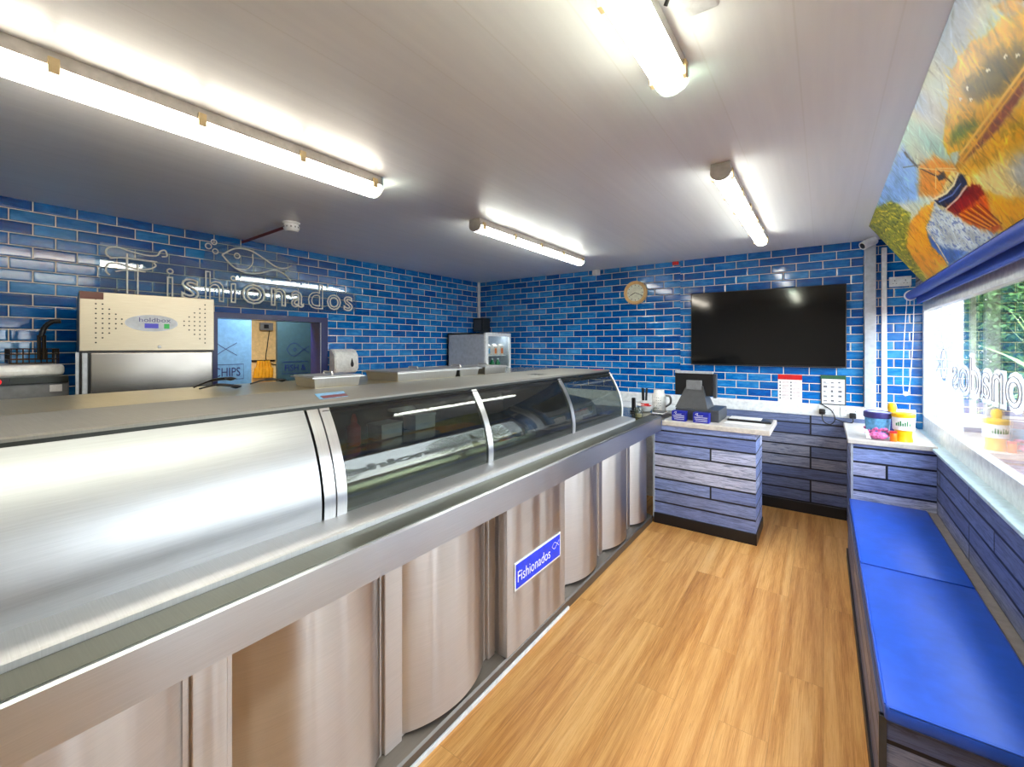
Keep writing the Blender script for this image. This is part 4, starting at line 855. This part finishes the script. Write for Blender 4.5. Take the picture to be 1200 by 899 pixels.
def socket(label, x, z, y, plugs):
    t = thing('power_socket', label, 'socket', (x, y, z), 0, None)
    bm = B(); bx(bm, x - 0.073, y - 0.012, z - 0.043, x + 0.073, y, z + 0.043, 0.004); obj('face_plate', bm, M['white'], t)
    bm = B()
    for s in (-0.035, 0.035):
        bx(bm, x + s - 0.003, y - 0.013, z + 0.004, x + s + 0.003, y - 0.0115, z + 0.014)
        for k in (-0.011, 0.011): bx(bm, x + s + k - 0.004, y - 0.013, z - 0.018, x + s + k + 0.004, y - 0.0115, z - 0.014)
    obj('pin_holes', bm, M['print'], t)
    for s in (-0.022, 0.022):
        bm = B(); bx(bm, x + s - 0.008, y - 0.016, z + 0.02, x + s + 0.008, y - 0.011, z + 0.036, 0.002); obj('rocker_switch', bm, M['ceramic'], t)
socket('white double socket high on the wall right of the column', 0.54, 2.155, YB, 0)
socket('white double socket on the ledge below the framed notice', 0.04, 0.994, YB - 0.022, 1)
socket('white double socket on the ledge behind the blue tub', 0.20, 0.994, YB - 0.022, 1)
def plug(label, x, z, cord):
    y = YB - 0.035; t = thing('mains_plug', label, 'plug', (x, y, z), 0, None)
    bm = B(); bx(bm, x - 0.025, y - 0.035, z - 0.025, x + 0.025, y - 0.001, z + 0.025, 0.01, 3); obj('plug_body', bm, M['black'], t, smooth=50)
    bm = B(); tube(bm, bez(cord), 0.005, 8); obj('cord', bm, M['black'], t, smooth=60)
plug('black plug with a looped cord in the ledge below the framed notice', -0.01, 0.985, [(-0.01, YB - 0.07, 0.965), (0.0, YB - 0.08, 0.90), (0.05, YB - 0.07, 0.875), (0.085, YB - 0.06, 0.92), (0.06, YB - 0.05, 1.0), (-0.03, YB - 0.04, 1.06)])
plug('black plug in the ledge just left of the blue tub', 0.215, 0.965, [(0.215, YB - 0.07, 0.95), (0.21, YB - 0.09, 0.91), (0.15, YB - 0.06, 0.905), (0.08, YB - 0.06, 0.93)])
cc = thing('security_camera', 'white bullet security camera at the top of the column', 'camera', (0.33, 4.9, 2.5))
bm = B(); tube(bm, [(0.275, 4.84, 2.463), (0.36, 4.90, 2.515)], 0.036, 18); obj('camera_body', bm, M['white'], cc, smooth=40)
bm = B(); tube(bm, [(0.2725, 4.8385, 2.4615), (0.276, 4.8405, 2.4635)], 0.024, 16); obj('lens', bm, M['black'], cc)
bm = B(); tube(bm, [(0.35, 4.895, 2.51), (0.36, 4.93, ZC - 0.004)], 0.014, 10); obj('mount', bm, M['white'], cc)

# ------------------------------------------------------------------ ceiling lights
def batten(label, x, y0, y1, mat, clips, body='fitting', w=0.05):
    t = thing('ceiling_light', label, 'light', (x, (y0 + y1) / 2, ZC), 0, 'fluorescent lights on the ceiling')
    bm = B(); prism(bm, [(x - w, 2.49), (x + w, 2.49), (x + w * 0.93, ZC - 0.001), (x - w * 0.93, ZC - 0.001)], 'y', y0, y1); obj('lamp_body', bm, M[body], t)
    bm = B(); k = 14; pts = [(x + w * math.cos(a), 2.488 - 0.8 * w * math.sin(a)) for a in [PI * i / k for i in range(k + 1)]]
    prism(bm, pts, 'y', y0 + 0.012, y1 - 0.012); obj('diffuser', bm, M[mat], t, smooth=50)
    for y in (y0, y1 - 0.012):
        bm = B(); prism(bm, [(x + (w + 0.003) * math.cos(a), 2.49 - (0.8 * w + 0.003) * math.sin(a)) for a in [PI * i / k for i in range(k + 1)]] + [(x - w, ZC - 0.002), (x + w, ZC - 0.002)], 'y', y - 0.004 if y == y0 else y, y + 0.012 if y == y0 else y + 0.016); obj('end_cap', bm, M['acrylic'] if clips else M[body], t)
    m_ = max(2, int((y1 - y0) / 0.3))
    for i in range(m_):
        y = y0 + 0.05 + (y1 - y0 - 0.1) * i / (m_ - 1)
        for s in (-1, 1):
            bm = B(); bx(bm, x + s * w - 0.006, y - 0.014, 2.465, x + s * w + 0.008, y + 0.014, 2.515, 0.002); obj('clip', bm, M['brass'], t)
batten('long warm ceiling light above the range, nearest the camera', -2.06, -0.18, 1.55, 'lamp_warm', 1, 'fitting', 0.066)
batten('ceiling light above the range, nearest the back wall', -2.10, 2.46, 4.18, 'lamp_cool', 0, 'fitting', 0.05)
batten('ceiling light over the customer floor, at the top of the photo', -0.415, -0.24, 1.51, 'lamp_green', 1, 'fitting', 0.052)
batten('ceiling light over the customer floor, nearest the television', -0.43, 2.44, 4.27, 'lamp_cool', 0, 'fitting', 0.046)
cb = thing('ceiling_sensor', 'white box with a black cable on the ceiling beside the lamp', 'sensor', (-0.27, 1.18, ZC))
bm = B(); bx(bm, -0.315, 1.06, 2.49, -0.22, 1.245, ZC - 0.001, 0.006); obj('sensor_case', bm, M['white'], cb)
bm = B(); tube(bm, bez([(-0.345, 1.19, 2.512), (-0.335, 1.18, 2.522), (-0.32, 1.15, 2.522), (-0.315, 1.14, 2.52)]), 0.006, 8); obj('cable', bm, M['black'], cb)
bm = B(); lathe(bm, [(0.016, 0), (0.014, -0.02), (0.004, -0.024)], (-0.165, 1.21, ZC - 0.001), 14); o = obj('ceiling_stud', bm, M['grey'], base=(-0.165, 1.21, ZC)); tag(o, 'tiny grey stud on the ceiling right of the white sensor box', 'stud')

# ------------------------------------------------------------------ till counter and what stands on it
tcn = thing('till_counter', 'till counter clad in weathered blue planks with black plinth', 'counter', (-0.85, 4.15, 0))
bm = B(); bx(bm, -1.25, 3.965, 0.09, -0.44, 4.40, 0.888); obj('plank_cladding', bm, M['plank'], tcn)
bm = B(); bx(bm, -1.25, 3.955, 0.0, -0.432, 4.41, 0.092, 0.003); obj('plinth', bm, M['plinth'], tcn)
bm = B(); bx(bm, -1.175, 3.945, 0.888, -0.34, 4.56, 0.93, 0.005); obj('counter_top', bm, M['worktop'], tcn)
bm = B(); bx(bm, -1.258, 3.957, 0.05, -1.244, 3.966, 0.86); obj('edge_trim', bm, M['lightgrey'], tcn)
cdw = thing('cash_drawer', 'dark cash drawer under the till screen', 'cash drawer', (-0.9, 4.3, 0.931))
bm = B(); bx(bm, -1.10, 4.10, 0.931, -0.735, 4.48, 1.035, 0.006); obj('drawer_case', bm, M['charcoal'], cdw)
bm = B(); bx(bm, -1.09, 4.48, 0.94, -0.745, 4.488, 1.02, 0.003); obj('drawer_front', bm, M['black'], cdw)
pos = thing('till_terminal', 'dark till terminal seen from behind on the cash drawer', 'till', (-0.95, 4.3, 1.036))
def hull(bm, lo, hi, z0, z1, y0, y1, yt0, yt1):
    a = [bm.verts.new(p) for p in ((lo[0], y0, z0), (lo[1], y0, z0), (lo[1], y1, z0), (lo[0], y1, z0))]; c = [bm.verts.new(p) for p in ((hi[0], yt0, z1), (hi[1], yt0, z1), (hi[1], yt1, z1), (hi[0], yt1, z1))]
    bm.faces.new(a[::-1]); bm.faces.new(c)
    for j in range(4): bm.faces.new((a[j], a[(j + 1) % 4], c[(j + 1) % 4], c[j]))
bm = B(); hull(bm, (-1.105, -0.83), (-1.02, -0.88), 1.037, 1.235, 4.11, 4.40, 4.17, 4.25); obj('stand_foot', bm, M['charcoal'], pos)
bm = B(); bx(bm, -1.02, 4.155, 1.20, -0.89, 4.19, 1.285, 0.004); obj('stand_neck', bm, M['grey'], pos)
bm = B(); prism(bm, [(4.19, 1.145), (4.185, 1.345), (4.235, 1.365), (4.25, 1.14)], 'x', -1.125, -0.80); obj('monitor', bm, M['black'], pos)
bm = B(); bx(bm, -1.125, 4.18, 1.345, -0.80, 4.24, 1.366, 0.003); obj('monitor_top', bm, M['lightgrey'], pos)
bm = B(); bx(bm, -0.80, 4.2, 1.13, -0.775, 4.26, 1.345, 0.003); obj('card_reader', bm, M['charcoal'], pos)
bm = B(); bx(bm, -1.10, 4.245, 1.15, -0.82, 4.252, 1.34); obj('touch_screen', bm, M['screen'], pos)
def lolly(label, x0, x1, y):
    t = thing('display_box', label, 'box', ((x0 + x1) / 2, y, 0.931), 0, 'blue display boxes by the till')
    bm = B(); bx(bm, x0, y, 0.931, x1, y + 0.07, 1.018, 0.003); obj('box_body', bm, M['box_blue'], t)
    bm = B(); w = x1 - x0
    for k, z in enumerate((0.975, 0.96, 0.945)): bx(bm, x0 + 0.01 + 0.006 * k, y - 0.001, z, x1 - 0.012, y + 0.001, z + 0.004)
    obj('white_lines', bm, M['paper'], t)
    bm = B(); flat_band(bm, [(p[0] * 0.07, p[1] * 0.07) for p in bez([(0, .1), (.1, .25), (.3, .3), (.2, .05), (.5, .0), (.9, .05)])], '-y', (x0 + 0.02, y, 0.99), 0.004); obj('swirl_mark', bm, M['paper'], t)
lolly('blue printed box on the left in front of the till', -1.105, -0.985, 4.0)
lolly('blue printed box on the right in front of the till', -0.925, -0.795, 4.0)
bm = B(); bx(bm, -0.70, 4.28, 0.931, -0.36, 4.47, 0.948, 0.003); cbd = obj('black_folder', bm, M['black'], base=(-0.53, 4.36, 0.931)); tag(cbd, 'black folder lying on the till counter top', 'folder')
bm = B(); bx(bm, -0.69, 4.30, 0.9485, -0.44, 4.46, 0.951); o = obj('white_page', bm, M['paper'], base=(-0.56, 4.38, 0.949)); tag(o, 'white page lying on the black folder', 'paper')
bm = B(); bx(bm, -0.70, 4.13, 0.931, -0.40, 4.25, 0.9335); o = obj('loose_sheet', bm, M['paper'], base=(-0.55, 4.2, 0.931)); tag(o, 'white sheet lying in front of the black folder on the till counter', 'paper')

# ------------------------------------------------------------------ worktop along the back wall behind the range
wt = thing('back_worktop', 'white worktop along the back wall behind the till', 'worktop', (-1.9, 4.8, 0))
bm = B(); bx(bm, -3.4, 4.58, 0.90, -1.2, 5.005, 0.937, 0.004); obj('worktop_slab', bm, M['white'], wt)
bm = B(); bx(bm, -3.38, 4.62, 0.0, -1.22, 5.0, 0.90); obj('cupboard', bm, M['white_paint'], wt)
zt = 0.963
jr = thing('glass_jar', 'cloudy glass jar standing on the steel end of the range', 'jar', (-1.33, 3.78, zt))
bm = B(); lathe(bm, [(0.03, 0), (0.036, 0.01), (0.036, 0.075), (0.03, 0.085), (0.03, 0.095)], (-1.33, 3.78, zt), 22); obj('jar_body', bm, M['bottleglass'], jr, smooth=40)
bm = B(); lathe(bm, [(0.028, 0), (0.03, 0.03)], (-1.33, 3.78, zt + 0.004), 18); obj('jar_contents', bm, M['brass'], jr, smooth=40)
bw = thing('white_bowl', 'white bowl of red sachets on the steel end of the range', 'bowl', (-1.40, 4.17, zt))
bm = B(); lathe(bm, [(0.04, 0), (0.05, 0.008), (0.088, 0.06), (0.082, 0.06), (0.045, 0.014)], (-1.40, 4.17, zt), 28); obj('bowl_body', bm, M['ceramic'], bw, smooth=40)
rr = random.Random(8)
for i in range(9):
    a = rr.uniform(0, 2 * PI); q = rr.uniform(0, 0.05); x, y, z = -1.40 + q * math.cos(a), 4.17 + q * math.sin(a), zt + 0.045 + 0.012 * (i % 3)
    bm = B(); bx(bm, -0.022, -0.012, -0.003, 0.022, 0.012, 0.003, 0.002); bm.transform(Matrix.Translation((x, y, z)) @ Matrix.Rotation(a, 4, 'Z') @ Matrix.Rotation(0.4 * (i % 3 - 1), 4, 'X'))
    o = obj('sauce_sachet', bm, M['red'], base=(x, y, z)); tag(o, 'small red sachet heaped in the white bowl', 'sachet', 'red sachets in the bowl')
jg = thing('labelled_jug', 'white jug with printed lines and grey handle behind the bowl', 'jug', (-1.31, 4.43, 0.937))
jz = 0.963; jx, jy = -1.315, 4.32
bm = B(); lathe(bm, [(0.062, 0), (0.066, 0.008), (0.066, 0.15), (0.05, 0.175), (0.05, 0.205), (0.042, 0.205)], (jx, jy, jz), 26); obj('jug_body', bm, M['ceramic'], jg, smooth=40)
bm = B(); tube(bm, bez([(jx + 0.06, jy, jz + 0.15), (jx + 0.105, jy, jz + 0.14), (jx + 0.11, jy, jz + 0.08), (jx + 0.063, jy, jz + 0.04)]), 0.01, 10); obj('jug_handle', bm, M['grey'], jg, smooth=60)
bm = B()
for k in range(5):
    for i in range(5):
        a = -PI / 2 - 0.7 + i * 0.28; r = 0.0668; z = jz + 0.03 + k * 0.025
        if (i + k) % 4: flat_band(bm, [(math.cos(a) * r, z), (math.cos(a) * r + 0.011, z)], '-y', (jx, jy + math.sin(a) * r, 0), 0.004)
obj('jug_print', bm, M['print'], jg)
ph = thing('pen_pot', 'white pot holding black pens behind the bowl', 'pot', (-1.52, 4.40, zt))
pz = 0.9625; px, py = -1.46, 4.32
bm = B(); lathe(bm, [(0.034, 0), (0.036, 0.005), (0.036, 0.09), (0.032, 0.09), (0.03, 0.01)], (px, py, pz), 20); obj('pot_body', bm, M['white'], ph, smooth=40)
for i, (a, k) in enumerate(((-0.012, 0.0), (0.012, 0.008), (0.0, -0.01))):
    bm = B(); tube(bm, [(px + a, py + k, pz + 0.013), (px + a * 1.6, py + k * 1.5, pz + 0.21)], 0.011 if i < 2 else 0.006, 8)
    o = obj('black_pen', bm, M['black'], smooth=60, base=(px + a, py + k, pz + 0.013)); tag(o, 'black pen standing in the white pen pot', 'pen', 'pens in the pot')
hs = thing('black_scanner', 'black handset standing beside the end glass of the range', 'scanner', (-1.62, 3.72, zt))
bm = B(); bx(bm, -1.50, 4.02, zt, -1.44, 4.09, zt + 0.02, 0.006); obj('scanner_base', bm, M['black'], hs); 
bm = B(); bx(bm, -1.49, 4.035, zt + 0.018, -1.455, 4.065, zt + 0.14, 0.008); obj('scanner_head', bm, M['black'], hs)
nb = thing('dark_notebook', 'dark notebook lying under the jug beside the till counter', 'notebook', (-1.25, 4.2, zt))
bm = B(); bx(bm, -1.30, 4.06, zt, -1.20, 4.21, zt + 0.018, 0.002); obj('cover', bm, M['charcoal'], nb)
bm = B(); bx(bm, -1.298, 4.058, zt + 0.004, -1.199, 4.2, zt + 0.014); obj('pages', bm, M['paper'], nb)

# ------------------------------------------------------------------ corner unit with its tubs
cu_ = thing('corner_unit', 'low corner unit of blue planks with a pale top by the window', 'cabinet', (0.4, 4.55, 0))
bm = B(); bx(bm, 0.175, 4.16, 0.0, 0.638, 5.01, 0.866); obj('plank_cladding', bm, M['plank'], cu_)
bm = B(); bx(bm, 0.148, 4.13, 0.866, 0.64, 5.005, 0.902, 0.004); obj('unit_top', bm, M['worktop'], cu_)
bm = B(); bx(bm, 0.168, 4.152, 0.0, 0.182, 4.166, 0.866); obj('edge_trim', bm, M['lightgrey'], cu_)
zt = 0.903
tb = thing('sweet_tub', 'round sweet tub with a blue print and purple lid on corner unit', 'tub', (0.332, 4.30, zt))
c = (0.335, 4.32, zt)
bm = B(); lathe(bm, [(0.066, 0), (0.068, 0.006), (0.078, 0.15), (0.072, 0.15)], c, 32); obj('tub_body', bm, M['skyprint'], tb, smooth=40)
bm = B(); lathe(bm, [(0.084, 0.15), (0.086, 0.158), (0.086, 0.19), (0.078, 0.196), (0.07, 0.19)], c, 32); tl = obj('tub_lid', bm, M['purple'], tb, smooth=40)
bm = B(); lathe(bm, [(0.062, 0), (0.060, 0.002)], (c[0], c[1], c[2] + 0.1905), 28); obj('lid_label', bm, M['lightgrey'], tl)
bm = B(); rr = random.Random(3)
for i in range(26):
    a = rr.uniform(PI, 2 * PI); z = rr.uniform(0.02, 0.075); r = 0.069 + z * 0.066; lathe(bm, [(0.002, -0.012), (0.012, -0.004), (0.012, 0.004), (0.002, 0.012)], (c[0] + math.cos(a) * r, c[1] + math.sin(a) * r, c[2] + z), 8)
obj('tub_picture', bm, M['pink'], tb, smooth=40)
sw = thing('sweet_bag', 'pink and white bag of sweets in front of the tub', 'bag', (0.38, 4.19, zt))
bm = B(); rr = random.Random(6)
r_ = bmesh.ops.create_uvsphere(bm, u_segments=18, v_segments=12, radius=1)
for v in r_['verts']:
    k = 1 + 0.12 * math.sin(v.co.x * 9 + v.co.y * 7) * math.cos(v.co.z * 8); v.co = Vector((0.330 + v.co.x * 0.055 * k, 4.188 + v.co.y * 0.034 * k, zt + 0.032 + v.co.z * 0.027 * k))
obj('bag_body', bm, M['pink'], sw, smooth=60)
bm = B(); hull(bm, (0.262, 0.29), (0.254, 0.267), zt + 0.004, zt + 0.07, 4.175, 4.20, 4.18, 4.195); obj('bag_seal', bm, M['paper'], sw)
yp = thing('collection_pot', 'yellow pot with a white printed band at the window end', 'pot', (0.475, 4.24, zt))
c = (0.475, 4.25, zt)
bm = B(); lathe(bm, [(0.056, 0), (0.054, 0.006), (0.048, 0.04), (0.05, 0.075), (0.062, 0.085)], c, 28); obj('pot_base', bm, M['yellow'], yp, smooth=40)
bm = B(); lathe(bm, [(0.062, 0.085), (0.064, 0.175)], c, 28); obj('printed_band', bm, M['paper'], yp, smooth=40)
bm = B(); lathe(bm, [(0.066, 0.175), (0.067, 0.18), (0.067, 0.20), (0.06, 0.205)], c, 28); obj('pot_rim', bm, M['yellow'], yp, smooth=40)
bm = B()
for k in range(7):
    a = -PI / 2 - 0.75 + k * 0.2; flat_band(bm, [(math.cos(a) * 0.064, zt + 0.115), (math.cos(a) * 0.064, zt + 0.135 + 0.008 * (k % 3))], '-y', (c[0], c[1] + math.sin(a) * 0.065, 0), 0.007)
obj('pot_print', bm, M['green'], yp)
sb2 = thing('mustard_bottle', 'yellow topped sauce bottle behind the yellow pot', 'bottle', (0.44, 4.42, zt))
bm = B(); lathe(bm, [(0.03, 0), (0.032, 0.01), (0.032, 0.13), (0.02, 0.16)], (0.43, 4.44, zt), 20); obj('bottle_body', bm, M['purple'], sb2, smooth=40)
bm = B(); lathe(bm, [(0.02, 0.16), (0.026, 0.165), (0.026, 0.2), (0.03, 0.215), (0.024, 0.245), (0.01, 0.255)], (0.43, 4.44, zt), 20); obj('bottle_cap', bm, M['yellow'], sb2, smooth=40)
hp = thing('ornament_tin', 'orange tin pressed against the left side of the yellow pot', 'tin', (0.415, 4.22, zt))
bm = B(); lathe(bm, [(0.02, 0), (0.021, 0.004), (0.021, 0.06), (0.018, 0.066)], (0.414, 4.212 - 0.02, zt), 20); obj('tin_body', bm, M['orange'], hp, smooth=40)
bm = B(); lathe(bm, [(0.0215, 0.06), (0.0215, 0.072), (0.018, 0.074)], (0.414, 4.192, zt), 20); obj('tin_lid', bm, M['red'], hp, smooth=40)

# ------------------------------------------------------------------ bench and cushions
bn = thing('window_bench', 'long plank-sided bench running under the window', 'bench', (0.4, 3.0, 0))
bm = B(); bx(bm, 0.150, 1.85, 0.0, 0.638, 4.146, 0.40); obj('plank_cladding', bm, M['plank_shaded'], bn)
bm = B(); bx(bm, 0.146, 1.842, 0.0, 0.166, 1.862, 0.40); obj('corner_trim', bm, M['charcoal'], bn)
bm = B(); bx(bm, 0.592, 1.85, 0.40, 0.638, 4.146, 0.44, 0.003); obj('back_ledge', bm, M['ledge'], bn)
bm = B(); bx(bm, 0.141, 1.86, 0.0, 0.150, 4.146, 0.07); obj('kick_strip', bm, M['plinth'], bn)
def cushion(label, y0, y1):
    t = thing('bench_cushion', label, 'cushion', (0.38, (y0 + y1) / 2, 0.401), 0, 'blue bench cushions')
    bm = B(); bx(bm, 0.158, y0, 0.401, 0.588, y1, 0.452, 0.012, 3); obj('pad', bm, M['vinyl'], t, smooth=40)
    bm = B(); tube(bm, [(0.160, y0 + 0.012, 0.4505), (0.160, y1 - 0.012, 0.4505)], 0.003, 6); tube(bm, [(0.17, y0 + 0.002, 0.4505), (0.58, y0 + 0.002, 0.4505)], 0.003, 6); obj('piping', bm, M['vinyl'], t, smooth=60)
cushion('blue vinyl bench cushion nearest the camera, the longer looking one', 1.82, 2.945)
cushion('blue vinyl bench cushion farther away, against the corner unit', 2.952, 4.144)
